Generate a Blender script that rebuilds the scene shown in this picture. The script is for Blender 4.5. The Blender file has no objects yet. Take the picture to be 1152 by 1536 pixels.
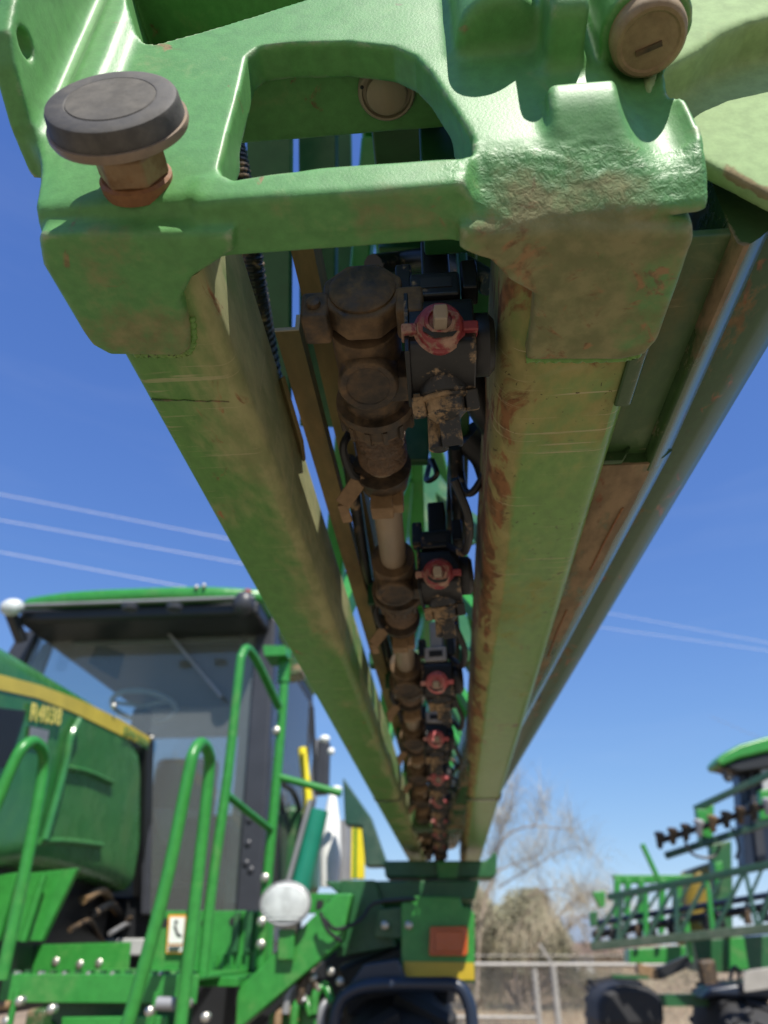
import bpy, bmesh, math, random
import numpy as np
from mathutils import Vector, Matrix, Quaternion
random.seed(7)
SC = bpy.context.scene
COL = SC.collection
R = math.radians
H = 2.0                                    # lens height above the ground, metres

# ------------------------------------------------------------------ camera, sky, sun, exposure
F, CX, CY = 1065.0, 576.0, 768.0           # focal length and centre in photo pixels
PITCH = math.atan(646 / F)
YAW = math.atan2(106, math.hypot(646, F))
cd = bpy.data.cameras.new('camera'); cam = bpy.data.objects.new('camera', cd); COL.objects.link(cam)
cam.location = (0, 0, H); cam.rotation_euler = (math.pi / 2 + PITCH, 0, YAW)
cd.sensor_fit = 'VERTICAL'; cd.lens = 6.86; cd.sensor_height = 6.86 * 1536 / F; cd.sensor_width = cd.sensor_height * .75
cd.clip_start = .02; cd.clip_end = 30000
cd.dof.use_dof = True; cd.dof.focus_distance = .50; cd.dof.aperture_fstop = 1.65
SC.camera = cam
SUN_EL, SUN_AZ = R(54), R(25)              # azimuth: behind the lens, turned to the right
w = bpy.data.worlds.new('World'); SC.world = w; w.use_nodes = True
wn, wl = w.node_tree.nodes, w.node_tree.links
sky = wn.new('ShaderNodeTexSky'); sky.sky_type = 'NISHITA'; sky.sun_disc = False
sky.sun_elevation = SUN_EL; sky.sun_rotation = math.pi - SUN_AZ
sky.altitude = 400; sky.air_density = .5; sky.dust_density = .0; sky.ozone_density = 9
# thin high cloud: a faint streaky veil mixed into the sky
tcw = wn.new('ShaderNodeTexCoord'); mpw = wn.new('ShaderNodeMapping'); mpw.inputs['Scale'].default_value = (2.2, 2.2, 14)
nzw = wn.new('ShaderNodeTexNoise'); nzw.inputs['Scale'].default_value = 1.6; nzw.inputs['Detail'].default_value = 6
rpw = wn.new('ShaderNodeValToRGB'); rpw.color_ramp.elements[0].position = .52; rpw.color_ramp.elements[1].position = .85
rpw.color_ramp.elements[1].color = (.035, .035, .035, 1)
mxw = wn.new('ShaderNodeMixRGB'); mxw.inputs[2].default_value = (5.6, 5.9, 6.4, 1)
wl.new(tcw.outputs['Generated'], mpw.inputs[0]); wl.new(mpw.outputs[0], nzw.inputs['Vector']); wl.new(nzw.outputs[0], rpw.inputs[0])
# film-like shoulder on the whole sky, the same in every direction, so that the horizon does not clip
def vm(op, a, b):
    q = wn.new('ShaderNodeVectorMath'); q.operation = op
    for i, v in enumerate((a, b)):
        if isinstance(v, tuple): q.inputs[i].default_value = v
        else: wl.new(v, q.inputs[i])
    return q.outputs[0]
shd = vm('DIVIDE', vm('MULTIPLY', sky.outputs[0], (2.12, 2.43, 4.57)), vm('ADD', vm('MULTIPLY', sky.outputs[0], (.278, .345, .686)), (1, 1, 1)))
wl.new(rpw.outputs[0], mxw.inputs[0]); wl.new(shd, mxw.inputs[1])
wl.new(mxw.outputs[0], wn['Background'].inputs[0]); wn['Background'].inputs[1].default_value = .12
sd = bpy.data.lights.new('sun', 'SUN'); sd.energy = 5.0; sd.angle = R(.53); sd.color = (1, .95, .86)
so = bpy.data.objects.new('sun', sd); COL.objects.link(so); so.location = (0, 0, 30)
TO_SUN = Vector((math.sin(SUN_AZ) * math.cos(SUN_EL), -math.cos(SUN_AZ) * math.cos(SUN_EL), math.sin(SUN_EL)))
so.rotation_euler = TO_SUN.to_track_quat('Z', 'Y').to_euler()
SC.view_settings.view_transform = 'Standard'; SC.view_settings.look = 'None'
SC.view_settings.gamma = 1; SC.view_settings.use_curve_mapping = False
SC.view_settings.exposure = .5
SC.render.engine = 'CYCLES'
SC.cycles.max_bounces = 8; SC.cycles.diffuse_bounces = 4; SC.cycles.glossy_bounces = 4; SC.cycles.transparent_max_bounces = 12

# ------------------------------------------------------------------ rulers: measure points on known planes (lens at the origin)
def ray(px, py):
    r, u = (px - CX) / F, (CY - py) / F
    fw = math.cos(PITCH) - u * math.sin(PITCH); up = math.sin(PITCH) + u * math.cos(PITCH)
    return np.array([r * math.cos(YAW) - fw * math.sin(YAW), r * math.sin(YAW) + fw * math.cos(YAW), up])
def Ry(px, py, y): q = ray(px, py); return q * (y / q[1])
def Rz(px, py, z): q = ray(px, py); return q * (z / q[2])
def Rx(px, py, x): q = ray(px, py); return q * (x / q[0])

# ------------------------------------------------------------------ mesh helpers (coordinates: lens at origin, ground at z = -H)
class MB:
    def __init__(s): s.v = []; s.f = []; s.a = None
    def add(s, vs, fs):
        n = len(s.v); s.v += [tuple(map(float, p)) for p in vs]; s.f += [tuple(i + n for i in f) for f in fs]; return s
    def box(s, x0, x1, y0, y1, z0, z1):
        return s.add([(x, y, z) for x in (x0, x1) for y in (y0, y1) for z in (z0, z1)],
                     [(0, 1, 3, 2), (4, 6, 7, 5), (0, 4, 5, 1), (2, 3, 7, 6), (0, 2, 6, 4), (1, 5, 7, 3)])
    def bar(s, p0, p1, w_, h_, up=(0, 0, 1)):
        p0, p1 = Vector(p0), Vector(p1); d = (p1 - p0).normalized(); sx = d.cross(Vector(up))
        if sx.length < 1e-4: sx = d.cross(Vector((1, 0, 0)))
        sx.normalize(); uz = sx.cross(d)
        vs = [p + sx * (a * w_ / 2) + uz * (b * h_ / 2) for p in (p0, p1) for a, b in ((-1, -1), (1, -1), (1, 1), (-1, 1))]
        return s.add(vs, [(3, 2, 1, 0), (4, 5, 6, 7), (0, 1, 5, 4), (1, 2, 6, 5), (2, 3, 7, 6), (3, 0, 4, 7)])
    def tube(s, pts, r, n=12, cap=True):
        P = [Vector(p) for p in pts]; m = len(P); rr = r if isinstance(r, (list, tuple)) else [r] * m
        T = [(P[min(i + 1, m - 1)] - P[max(i - 1, 0)]).normalized() for i in range(m)]
        a = T[0].orthogonal().normalized(); vs = []
        for i in range(m):
            if i: a = (T[i - 1].rotation_difference(T[i]) @ a); a = (a - T[i] * a.dot(T[i])).normalized()
            b = T[i].cross(a)
            vs += [P[i] + (a * math.cos(2 * math.pi * k / n) + b * math.sin(2 * math.pi * k / n)) * rr[i] for k in range(n)]
        fs = [(i * n + k, i * n + (k + 1) % n, (i + 1) * n + (k + 1) % n, (i + 1) * n + k) for i in range(m - 1) for k in range(n)]
        if cap: fs += [tuple(range(n - 1, -1, -1)), tuple(range((m - 1) * n, m * n))]
        return s.add(vs, fs)
    def lathe(s, o, ax, prof, n=32):
        o, ax = Vector(o), Vector(ax).normalized(); a = ax.orthogonal().normalized(); b = ax.cross(a); vs = []
        for t, r in prof: vs += [o + ax * t + (a * math.cos(2 * math.pi * k / n) + b * math.sin(2 * math.pi * k / n)) * max(r, 1e-5) for k in range(n)]
        m = len(prof)
        fs = [(i * n + k, i * n + (k + 1) % n, (i + 1) * n + (k + 1) % n, (i + 1) * n + k) for i in range(m - 1) for k in range(n)]
        fs += [tuple(range(n - 1, -1, -1)), tuple(range((m - 1) * n, m * n))]
        return s.add(vs, fs)
    def prism(s, poly, off):
        P = [Vector(p) for p in poly]; o = Vector(off); n = len(P)
        return s.add(P + [p + o for p in P], [tuple(range(n)), tuple(range(2 * n - 1, n - 1, -1))] + [(i, i + n, (i + 1) % n + n, (i + 1) % n) for i in range(n)])
    def ball(s, c, rx, ry, rz, n=16, m=10):
        vs = []; fs = []
        for i in range(m + 1):
            t = math.pi * i / m
            for k in range(n):
                q = 2 * math.pi * k / n
                vs.append((c[0] + rx * max(math.sin(t), 1e-3) * math.cos(q), c[1] + ry * max(math.sin(t), 1e-3) * math.sin(q), c[2] + rz * math.cos(t)))
        for i in range(m):
            for k in range(n): fs.append((i * n + k, i * n + (k + 1) % n, (i + 1) * n + (k + 1) % n, (i + 1) * n + k))
        return s.add(vs, fs)

def build(name, mb, mat, parent=None, bevel=0, smooth=True, base=None, seg=2, ang=38, fix=True):
    """one mesh object; coordinates are written relative to its thing's base"""
    me = bpy.data.meshes.new(name)
    if base is None:
        q = parent
        base = Vector((0, 0, 0))
        while q is not None: base += q.location; q = q.parent
    off = Vector((0, 0, H)) - base
    me.from_pydata([(a + off.x, b + off.y, c + off.z) for a, b, c in mb.v], [], mb.f); me.update()
    if fix:
        bm = bmesh.new(); bm.from_mesh(me); bmesh.ops.recalc_face_normals(bm, faces=bm.faces); bm.to_mesh(me); bm.free()
    if smooth:
        me.polygons.foreach_set('use_smooth', [True] * len(me.polygons)); me.set_sharp_from_angle(angle=R(ang))
    if getattr(mb, 'wr', None) is not None:
        at = me.attributes.new('wrinkle', 'FLOAT', 'POINT'); at.data.foreach_set('value', np.asarray(mb.wr, dtype=np.float32))
    if mb.a is not None:
        at = me.attributes.new('dust', 'FLOAT', 'POINT'); at.data.foreach_set('value', np.asarray(mb.a, dtype=np.float32))
    o = bpy.data.objects.new(name, me); COL.objects.link(o); o.parent = parent
    if parent is None: o.location = base
    me.materials.append(mat)
    if bevel:
        b = o.modifiers.new('bevel', 'BEVEL'); b.width = bevel; b.segments = seg; b.limit_method = 'ANGLE'; b.angle_limit = R(35); b.harden_normals = True
    return o
def tag(o, label=None, cat=None, group=None, kind=None):
    if label: o['label'] = label
    if cat: o['category'] = cat
    if group: o['group'] = group
    if kind: o['kind'] = kind
    return o
def thing(name, loc, label, cat, group=None):
    o = bpy.data.objects.new(name, None); COL.objects.link(o); o.location = (loc[0], loc[1], loc[2] + H); o.empty_display_size = .1
    return tag(o, label, cat, group)
def copy_part(src, dst_parent, delta):
    c = src.copy(); COL.objects.link(c); c.parent = dst_parent; c.location = src.location + Vector(delta)
    for ch in src.children:
        g = ch.copy(); COL.objects.link(g); g.parent = c
    return c
def catmull(P, n=8):
    P = [Vector(p) for p in P]; Q = [P[0] * 2 - P[1]] + P + [P[-1] * 2 - P[-2]]; out = []
    for i in range(1, len(Q) - 2):
        for k in range(n):
            t = k / n
            out.append(.5 * ((2 * Q[i]) + (Q[i + 1] - Q[i - 1]) * t + (2 * Q[i - 1] - 5 * Q[i] + 4 * Q[i + 1] - Q[i + 2]) * t * t + (3 * Q[i] - Q[i - 1] - 3 * Q[i + 1] + Q[i + 2]) * t ** 3))
    return out + [P[-1]]
def plate(pxs, y, t): return MB().prism([Ry(px, py, y) for px, py in pxs], (0, t, 0))

# signed distance fields meshed by surface nets: cast iron and moulded shapes
def sd_poly(x, z, poly):
    d = np.full(x.shape, 1e9); s = np.ones(x.shape); n = len(poly)
    for i in range(n):
        ax, az = poly[i]; bx, bz = poly[i - 1]; ex, ez = bx - ax, bz - az; wx, wz = x - ax, z - az
        t = np.clip((wx * ex + wz * ez) / (ex * ex + ez * ez), 0, 1); d = np.minimum(d, (wx - ex * t) ** 2 + (wz - ez * t) ** 2)
        c1 = z >= az; c2 = z < bz; c3 = ex * wz > ez * wx
        s = np.where((c1 & c2 & c3) | (~c1 & ~c2 & ~c3), -s, s)
    return s * np.sqrt(d)
def extr(d2, t, c, h_, r=0.0):
    a = d2 + r; b = np.abs(t - c) - h_ + r
    return np.minimum(np.maximum(a, b), 0) + np.sqrt(np.maximum(a, 0) ** 2 + np.maximum(b, 0) ** 2) - r
def sd_box(X, Y, Z, x0, x1, y0, y1, z0, z1, r=.004):
    q = [np.abs(A - (a + b) / 2) - (b - a) / 2 + r for A, a, b in ((X, x0, x1), (Y, y0, y1), (Z, z0, z1))]
    return np.sqrt(sum(np.maximum(k, 0) ** 2 for k in q)) + np.minimum(np.maximum(np.maximum(q[0], q[1]), q[2]), 0) - r
def smin(a, b, k): h_ = np.clip(.5 + .5 * (b - a) / k, 0, 1); return b + (a - b) * h_ - k * h_ * (1 - h_)
def smax(a, b, k): return -smin(-a, -b, k)
def sstep(a, b, x): t = np.clip((x - a) / (b - a), 0, 1); return t * t * (3 - 2 * t)
def vnoise(X, Y, Z, s, seed):
    rng = np.random.RandomState(seed); T = rng.rand(32, 32, 32) - .5
    def ax(A): q = A * s; i = np.floor(q).astype(int); f = q - i; return i, f * f * (3 - 2 * f)
    (i, u), (j, v), (k, w_) = ax(X), ax(Y), ax(Z); r = 0
    for a in (0, 1):
        for b in (0, 1):
            for c in (0, 1):
                r = r + T[(i + a) % 32, (j + b) % 32, (k + c) % 32] * (u if a else 1 - u) * (v if b else 1 - v) * (w_ if c else 1 - w_)
    return r
def nets(fn, lo, hi, h_):
    ax = [np.arange(a, b + h_, h_) for a, b in zip(lo, hi)]
    X, Y, Z = np.meshgrid(*ax, indexing='ij'); D = fn(X, Y, Z); s = D < 0; nx, ny, nz = D.shape
    cnt = np.zeros((nx - 1, ny - 1, nz - 1), int)
    for a in (0, 1):
        for b in (0, 1):
            for c in (0, 1): cnt += s[a:nx - 1 + a, b:ny - 1 + b, c:nz - 1 + c]
    act = (cnt > 0) & (cnt < 8); idx = -np.ones(act.shape, int); n = act.sum(); idx[act] = np.arange(n); I = np.stack(np.nonzero(act), 1)
    acc = np.zeros((n, 3)); wt = np.zeros(n)
    for d in range(3):
        e = [q for q in range(3) if q != d]
        for a in (0, 1):
            for b in (0, 1):
                o0 = np.zeros(3, int); o0[e[0]] = a; o0[e[1]] = b; o1 = o0.copy(); o1[d] = 1
                f0 = D[tuple((I + o0).T)]; f1 = D[tuple((I + o1).T)]; m = (f0 < 0) != (f1 < 0)
                t = np.where(m, f0 / np.where(m, f0 - f1, 1), 0); p = np.tile(o0.astype(float), (n, 1)); p[:, d] += t
                acc[m] += p[m]; wt[m] += 1
    V = np.array(lo) + h_ * (I + acc / wt[:, None]); Fc = []
    for d in range(3):
        e = [q for q in range(3) if q != d]
        sl0 = [slice(1, -1)] * 3; sl1 = [slice(1, -1)] * 3; sl0[d] = slice(0, -1); sl1[d] = slice(1, None)
        c = np.stack(np.nonzero(s[tuple(sl0)] != s[tuple(sl1)]), 1)
        if not len(c): continue
        c[:, e[0]] += 1; c[:, e[1]] += 1
        q = []
        for a, b in ((0, 0), (1, 0), (1, 1), (0, 1)):
            k = c.copy(); k[:, e[0]] -= a; k[:, e[1]] -= b; q.append(idx[tuple(k.T)])
        Fc.append(np.stack(q, 1))
    m = MB(); m.v = [tuple(p) for p in V.tolist()]; m.f = [tuple(q) for q in np.concatenate(Fc).tolist()]
    return m

# ------------------------------------------------------------------ materials
def node_mat(name):
    m = bpy.data.materials.new(name); m.use_nodes = True; return m, m.node_tree.nodes, m.node_tree.links, m.node_tree.nodes['Principled BSDF']
def simple(name, col, rough=.5, metal=0, spec=.5, bump=0, bscale=200, var=.12, vscale=8):
    m, N, L, P = node_mat(name); tc = N.new('ShaderNodeTexCoord')
    nz = N.new('ShaderNodeTexNoise'); nz.inputs['Scale'].default_value = vscale; nz.inputs['Detail'].default_value = 6
    hs = N.new('ShaderNodeHueSaturation'); hs.inputs['Color'].default_value = (*col, 1)
    mr = N.new('ShaderNodeMapRange'); mr.inputs[1].default_value = .3; mr.inputs[2].default_value = .7; mr.inputs[3].default_value = 1 - var; mr.inputs[4].default_value = 1 + var
    L.new(tc.outputs['Object'], nz.inputs['Vector']); L.new(nz.outputs[0], mr.inputs[0]); L.new(mr.outputs[0], hs.inputs['Value']); L.new(hs.outputs[0], P.inputs['Base Color'])
    P.inputs['Roughness'].default_value = rough; P.inputs['Metallic'].default_value = metal; P.inputs['Specular IOR Level'].default_value = spec
    if bump:
        n2 = N.new('ShaderNodeTexNoise'); n2.inputs['Scale'].default_value = bscale; n2.inputs['Detail'].default_value = 4
        b = N.new('ShaderNodeBump'); b.inputs['Strength'].default_value = bump; b.inputs['Distance'].default_value = .002
        L.new(tc.outputs['Object'], n2.inputs['Vector']); L.new(n2.outputs[0], b.inputs['Height']); L.new(b.outputs[0], P.inputs['Normal'])
    return m
def worn(name, base, dirt=(.30, .22, .13), amt=.4, scale=9, rough=.42, rust=(.16, .06, .025), rust_amt=.0, stretch=(1, 1, 1), bump=.12, bscale=350, bdist=.0015, soft=.18, thin=.85, spec=.5, specks=0, rust_attr=0, scratch=0, wrinkle=0, chips=0):
    """old paint: base colour, caked dust where a broken noise (plus the mesh's own 'dust' wear map) says so, rust patches"""
    m, N, L, P = node_mat(name); tc = N.new('ShaderNodeTexCoord'); mp = N.new('ShaderNodeMapping'); mp.inputs['Scale'].default_value = stretch
    L.new(tc.outputs['Object'], mp.inputs[0])
    def noise(s, det=8, dist=0.0, src=mp.outputs[0]):
        n = N.new('ShaderNodeTexNoise'); n.inputs['Scale'].default_value = s; n.inputs['Detail'].default_value = det; n.inputs['Roughness'].default_value = .62; n.inputs['Distortion'].default_value = dist
        L.new(src, n.inputs['Vector']); return n.outputs[0]
    def mth(op, a, b=None, clamp=False):
        q = N.new('ShaderNodeMath'); q.operation = op; q.use_clamp = clamp
        for i, v in enumerate((a, b)):
            if v is None: continue
            if isinstance(v, (int, float)): q.inputs[i].default_value = v
            else: L.new(v, q.inputs[i])
        return q.outputs[0]
    def rng(a, lo, hi, o0=0, o1=1):
        q = N.new('ShaderNodeMapRange'); L.new(a, q.inputs[0]); q.interpolation_type = 'SMOOTHSTEP'
        for i, v in enumerate((lo, hi, o0, o1)): q.inputs[i + 1].default_value = v
        return q.outputs[0]
    def mix(f, a, b):
        q = N.new('ShaderNodeMixRGB')
        for i, v in enumerate((f, a, b)):
            if isinstance(v, (int, float)): q.inputs[i].default_value = v
            elif isinstance(v, tuple): q.inputs[i].default_value = (*v, 1)
            else: L.new(v, q.inputs[i])
        return q.outputs[0]
    at = N.new('ShaderNodeAttribute'); at.attribute_name = 'dust'
    n1 = noise(scale, 10, .4); n2 = noise(scale * 7, 6); n3 = noise(scale * .35, 3)
    comb = mth('ADD', mth('ADD', mth('MULTIPLY', n1, .62), mth('MULTIPLY', n2, .22)), mth('MULTIPLY', n3, .16))
    comb = mth('ADD', comb, mth('MULTIPLY', at.outputs['Fac'], .38))
    c0 = .5 + (.5 - amt) * .34
    mask = rng(comb, c0 - soft * .5, c0 + soft * .5)
    val = rng(n2, .25, .75, .86, 1.12); hs = N.new('ShaderNodeHueSaturation'); hs.inputs['Color'].default_value = (*base, 1); L.new(val, hs.inputs['Value'])
    dcol = mix(rng(noise(scale * 3, 6), .35, .65), dirt, tuple(c * .62 for c in dirt))
    col = mix(mth('MULTIPLY', mask, thin), hs.outputs[0], dcol)
    rmask = mask
    if rust_amt or rust_attr:
        rn = noise(scale * 1.9, 9, .8); r0 = .66 - rust_amt * .25
        if rust_attr: rn = mth('ADD', rn, mth('MULTIPLY', at.outputs['Fac'], rust_attr))
        rm = rng(rn, r0 - .03, r0 + .05)
        col = mix(mth('MULTIPLY', rm, .9), col, mix(rng(n2, .4, .6), rust, tuple(c * 2.1 for c in rust)))
    if scratch:
        ms = N.new('ShaderNodeMapping'); ms.inputs['Scale'].default_value = (9, 260, 9); ms.inputs['Rotation'].default_value = (0, 0, .12); L.new(tc.outputs['Object'], ms.inputs[0])
        sc_ = rng(mth('ADD', noise(1.0, 5, .3, ms.outputs[0]), mth('MULTIPLY', noise(5, 3, 0, tc.outputs['Object']), .35)), .79, .86)
        col = mix(mth('MULTIPLY', sc_, scratch), col, (.46, .40, .24))
        blo = rng(noise(17, 7, 1.2, tc.outputs['Object']), .56, .70); col = mix(mth('MULTIPLY', blo, .22 * scratch), col, (.36, .40, .23))
    if specks:
        sp = mth('MULTIPLY', rng(noise(specks, 2, .6, tc.outputs['Object']), .665, .69), rng(noise(7, 4, 0, tc.outputs['Object']), .40, .55))
        col = mix(mth('MULTIPLY', sp, .8), col, (.035, .02, .012))
    if chips:
        ge = N.new('ShaderNodeNewGeometry'); ch = mth('MULTIPLY', rng(ge.outputs['Pointiness'], .515, .56), rng(noise(55, 5, .5, tc.outputs['Object']), .46, .58))
        col = mix(mth('MULTIPLY', ch, chips), col, (.36, .38, .25))
    L.new(col, P.inputs['Base Color']); P.inputs['Specular IOR Level'].default_value = spec
    L.new(rng(rmask, 0, 1, rough, .9), P.inputs['Roughness'])
    if bump:
        bn = noise(bscale, 5, 0, tc.outputs['Object']); hh = mth('ADD', mth('MULTIPLY', bn, .5), mth('MULTIPLY', mask, .25))
        if wrinkle:
            aw = N.new('ShaderNodeAttribute'); aw.attribute_name = 'wrinkle'
            hh = mth('ADD', hh, mth('MULTIPLY', mth('MULTIPLY', noise(190, 3, 1.2, tc.outputs['Object']), 4.5), aw.outputs['Fac']))
        b = N.new('ShaderNodeBump'); b.inputs['Strength'].default_value = bump; b.inputs['Distance'].default_value = bdist; L.new(hh, b.inputs['Height']); L.new(b.outputs[0], P.inputs['Normal'])
    return m
TAN = (.33, .24, .145)
M = {}
M['cast'] = worn('cast_green_paint', (.095, .270, .078), (.30, .23, .13), .16, 16, .47, bump=.25, bscale=520, bdist=.0014, soft=.2, thin=.75, rust=(.14, .085, .042), rust_amt=.0, rust_attr=.10, spec=.42, wrinkle=1, chips=.6)
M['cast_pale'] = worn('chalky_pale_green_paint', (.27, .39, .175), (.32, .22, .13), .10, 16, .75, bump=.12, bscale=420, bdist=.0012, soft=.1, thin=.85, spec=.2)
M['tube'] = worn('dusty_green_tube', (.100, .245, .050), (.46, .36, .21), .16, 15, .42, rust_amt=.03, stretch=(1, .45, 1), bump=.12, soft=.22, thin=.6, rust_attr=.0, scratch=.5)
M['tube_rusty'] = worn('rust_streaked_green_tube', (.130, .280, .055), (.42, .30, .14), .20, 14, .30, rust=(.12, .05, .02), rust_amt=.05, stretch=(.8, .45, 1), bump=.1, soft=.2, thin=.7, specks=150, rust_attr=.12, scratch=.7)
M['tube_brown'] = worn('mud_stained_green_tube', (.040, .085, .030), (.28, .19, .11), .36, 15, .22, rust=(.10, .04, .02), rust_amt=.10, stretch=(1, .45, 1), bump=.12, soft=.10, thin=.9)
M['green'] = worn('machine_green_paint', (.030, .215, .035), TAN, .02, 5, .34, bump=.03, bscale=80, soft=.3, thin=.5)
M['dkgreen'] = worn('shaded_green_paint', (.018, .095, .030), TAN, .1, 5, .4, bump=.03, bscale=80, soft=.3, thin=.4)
M['hood'] = worn('hood_green_paint', (.028, .165, .040), TAN, .06, 2, .20, bump=.0, soft=.6, thin=.35)
M['rail'] = worn('galvanised_rail_in_dust', (.13, .125, .045), (.34, .22, .10), .5, 12, .55, stretch=(1, .3, 1), soft=.4, bump=.1, rust_amt=.06)
M['pipe'] = worn('dusty_brown_fitting', (.026, .019, .013), (.20, .125, .065), .44, 22, .5, soft=.22, bump=.2, bscale=250)
M['thread'] = worn('muddy_threaded_pipe', (.075, .045, .025), (.30, .18, .10), .45, 35, .26, soft=.25, bump=.9, bscale=170, bdist=.006)
M['steel'] = worn('dull_steel_pipe', (.30, .25, .19), (.33, .22, .12), .35, 10, .35, stretch=(1, .3, 1), soft=.4)
M['black'] = worn('black_plastic_with_dust', (.012, .013, .015), (.36, .25, .15), .30, 30, .38, soft=.06, bump=.15, bscale=300, thin=.9)
M['blackd'] = worn('black_plastic_caked_in_dust', (.015, .015, .015), (.36, .24, .13), .5, 34, .45, soft=.06, bump=.25, bscale=300, thin=.92)
M['red'] = worn('red_plastic_with_dust', (.24, .035, .042), (.40, .26, .19), .48, 40, .45, soft=.06, bump=.12, bscale=250, thin=.9)
M['tan'] = worn('tan_plastic_fitting', (.20, .12, .055), (.34, .23, .13), .4, 20, .55, soft=.3)
M['greyp'] = worn('grey_plastic_fitting', (.42, .42, .43), (.40, .32, .24), .25, 30, .5, soft=.2)
M['rubber'] = worn('weathered_black_rubber', (.050, .048, .048), (.17, .155, .13), .42, 26, .62, soft=.5, bump=.25, bscale=160, thin=.75, spec=.35)
M['padrim'] = worn('bare_steel_cup', (.20, .15, .11), (.33, .24, .16), .4, 20, .42, soft=.3)
M['nut'] = worn('rusty_zinc_nut', (.30, .20, .10), (.16, .065, .025), .5, 40, .42, soft=.3, bump=.15, bscale=300)
M['washer'] = worn('rusty_washer', (.22, .09, .035), (.30, .15, .06), .4, 50, .6, soft=.3)
M['bronze'] = worn('dull_bronze_pin', (.38, .28, .15), (.16, .105, .06), .5, 30, .38, soft=.4, bump=.1)
M['blk'] = simple('dark_trim', (.012, .013, .015), .45)
M['pillar'] = simple('dark_grey_cab_pillar', (.035, .037, .045), .4)
M['inside'] = simple('cab_interior_grey', (.38, .39, .38), .7)
M['cream'] = simple('pale_cab_lining', (.45, .43, .36), .6)
M['yellow'] = simple('yellow_stripe_film', (.62, .47, .06), .35)
M['lemon'] = simple('bright_yellow_paint', (.75, .62, .02), .4)
M['mustard'] = simple('reflective_yellow_tape', (.42, .30, .02), .35)
M['amber'] = simple('amber_lamp_plastic', (.40, .075, .012), .2, bump=.4, bscale=60)
M['lens'] = simple('clear_lamp_lens', (.55, .58, .57),   .22, bump=.3, bscale=45, var=.25, vscale=18)
M['tankm'] = simple('mustard_tank', (.22, .15, .015), .5)
M['chrome'] = simple('bright_bolt_zinc', (.50, .48, .43), .42, metal=.8)
M['white'] = simple('white_plastic', (.80, .80, .76), .45)
M['grey'] = simple('mid_grey_metal', (.27, .27, .28), .45, metal=.3)
M['teal'] = simple('teal_green_cylinder', (.015, .20, .13), .35)
M['navy'] = simple('blue_black_mudguard', (.012, .020, .040), .35)
M['tyre'] = simple('dusty_tyre_rubber', (.020, .020, .022), .75, bump=.3, bscale=40)
M['orange'] = simple('orange_label_border', (.75, .33, .05), .4)
M['ink'] = simple('black_ink', (.02, .02, .02), .5)
M['letter'] = simple('yellow_lettering', (.70, .58, .12), .4)
M['zinc'] = simple('galvanised_fence_steel', (.33, .31, .28), .6, metal=.2)
M['wire'] = simple('bright_aluminium_wire', (.85, .85, .85), .4)
M['bark'] = simple('pale_dry_bark', (.25, .20, .15), .9, var=.3)
M['straw'] = simple('dry_straw_twig', (.36, .31, .21), .9, var=.3, vscale=3)
M['leaf'] = simple('grey_green_leaf', (.27, .26, .165), .8, var=.35, vscale=2)
M['leafd'] = simple('dusty_dark_leaf', (.19, .185, .11), .8, var=.35, vscale=2)
M['wallw'] = simple('whitewashed_wall', (.68, .68, .66), .8)
M['wallb'] = simple('brown_boarding', (.22, .13, .08), .8)
M['roof'] = simple('brown_roof_sheet', (.16, .10, .08), .8)
M['hill'] = simple('haze_tinted_rock', (.16, .22, .30), .95, var=.1, vscale=.002)  # bluish haze of distance mixed into the rock colour
M['cone'] = simple('orange_plastic', (.70, .20, .09), .6)
def glass_mat():
    m, N, L, P = node_mat('tinted_cab_glass'); N.remove(P); out = N['Material Output']
    t = N.new('ShaderNodeBsdfTransparent'); t.inputs[0].default_value = (.84, .90, .90, 1); g = N.new('ShaderNodeBsdfGlossy'); g.inputs['Roughness'].default_value = .03
    d = N.new('ShaderNodeBsdfDiffuse'); d.inputs[0].default_value = (.42, .44, .42, 1)
    fr = N.new('ShaderNodeFresnel'); fr.inputs[0].default_value = 1.55; a = N.new('ShaderNodeMixShader'); b = N.new('ShaderNodeMixShader'); b.inputs[0].default_value = .17
    L.new(t.outputs[0], b.inputs[1]); L.new(d.outputs[0], b.inputs[2]); L.new(fr.outputs[0], a.inputs[0]); L.new(b.outputs[0], a.inputs[1]); L.new(g.outputs[0], a.inputs[2]); L.new(a.outputs[0], out.inputs[0])
    return m
M['glass'] = glass_mat()
def ground_mat():
    m, N, L, P = node_mat('dry_dirt'); tc = N.new('ShaderNodeTexCoord'); n = N.new('ShaderNodeTexNoise'); n.inputs['Scale'].default_value = .5; n.inputs['Detail'].default_value = 12
    r = N.new('ShaderNodeValToRGB'); r.color_ramp.elements[0].position = .3; r.color_ramp.elements[1].position = .7
    r.color_ramp.elements[0].color = (.20, .135, .08, 1); r.color_ramp.elements[1].color = (.32, .225, .135, 1)
    n2 = N.new('ShaderNodeTexNoise'); n2.inputs['Scale'].default_value = 14; n2.inputs['Detail'].default_value = 8; b = N.new('ShaderNodeBump'); b.inputs['Strength'].default_value = .5; b.inputs['Distance'].default_value = .05
    L.new(tc.outputs['Object'], n.inputs['Vector']); L.new(tc.outputs['Object'], n2.inputs['Vector']); L.new(n.outputs[0], r.inputs[0]); L.new(r.outputs[0], P.inputs['Base Color']); L.new(n2.outputs[0], b.inputs['Height']); L.new(b.outputs[0], P.inputs['Normal'])
    P.inputs['Roughness'].default_value = .95; return m
M['ground'] = ground_mat()
M['dim_bounce_sheet'] = simple('unseen_dark_sheet', (.20, .165, .115), .95, bump=.8, bscale=60, var=.35, vscale=3)
M['chord'] = worn('dusty_dark_green_tube', (.06, .10, .06), (.22, .22, .17), .35, 3, .4, soft=.4, thin=.5)
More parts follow.
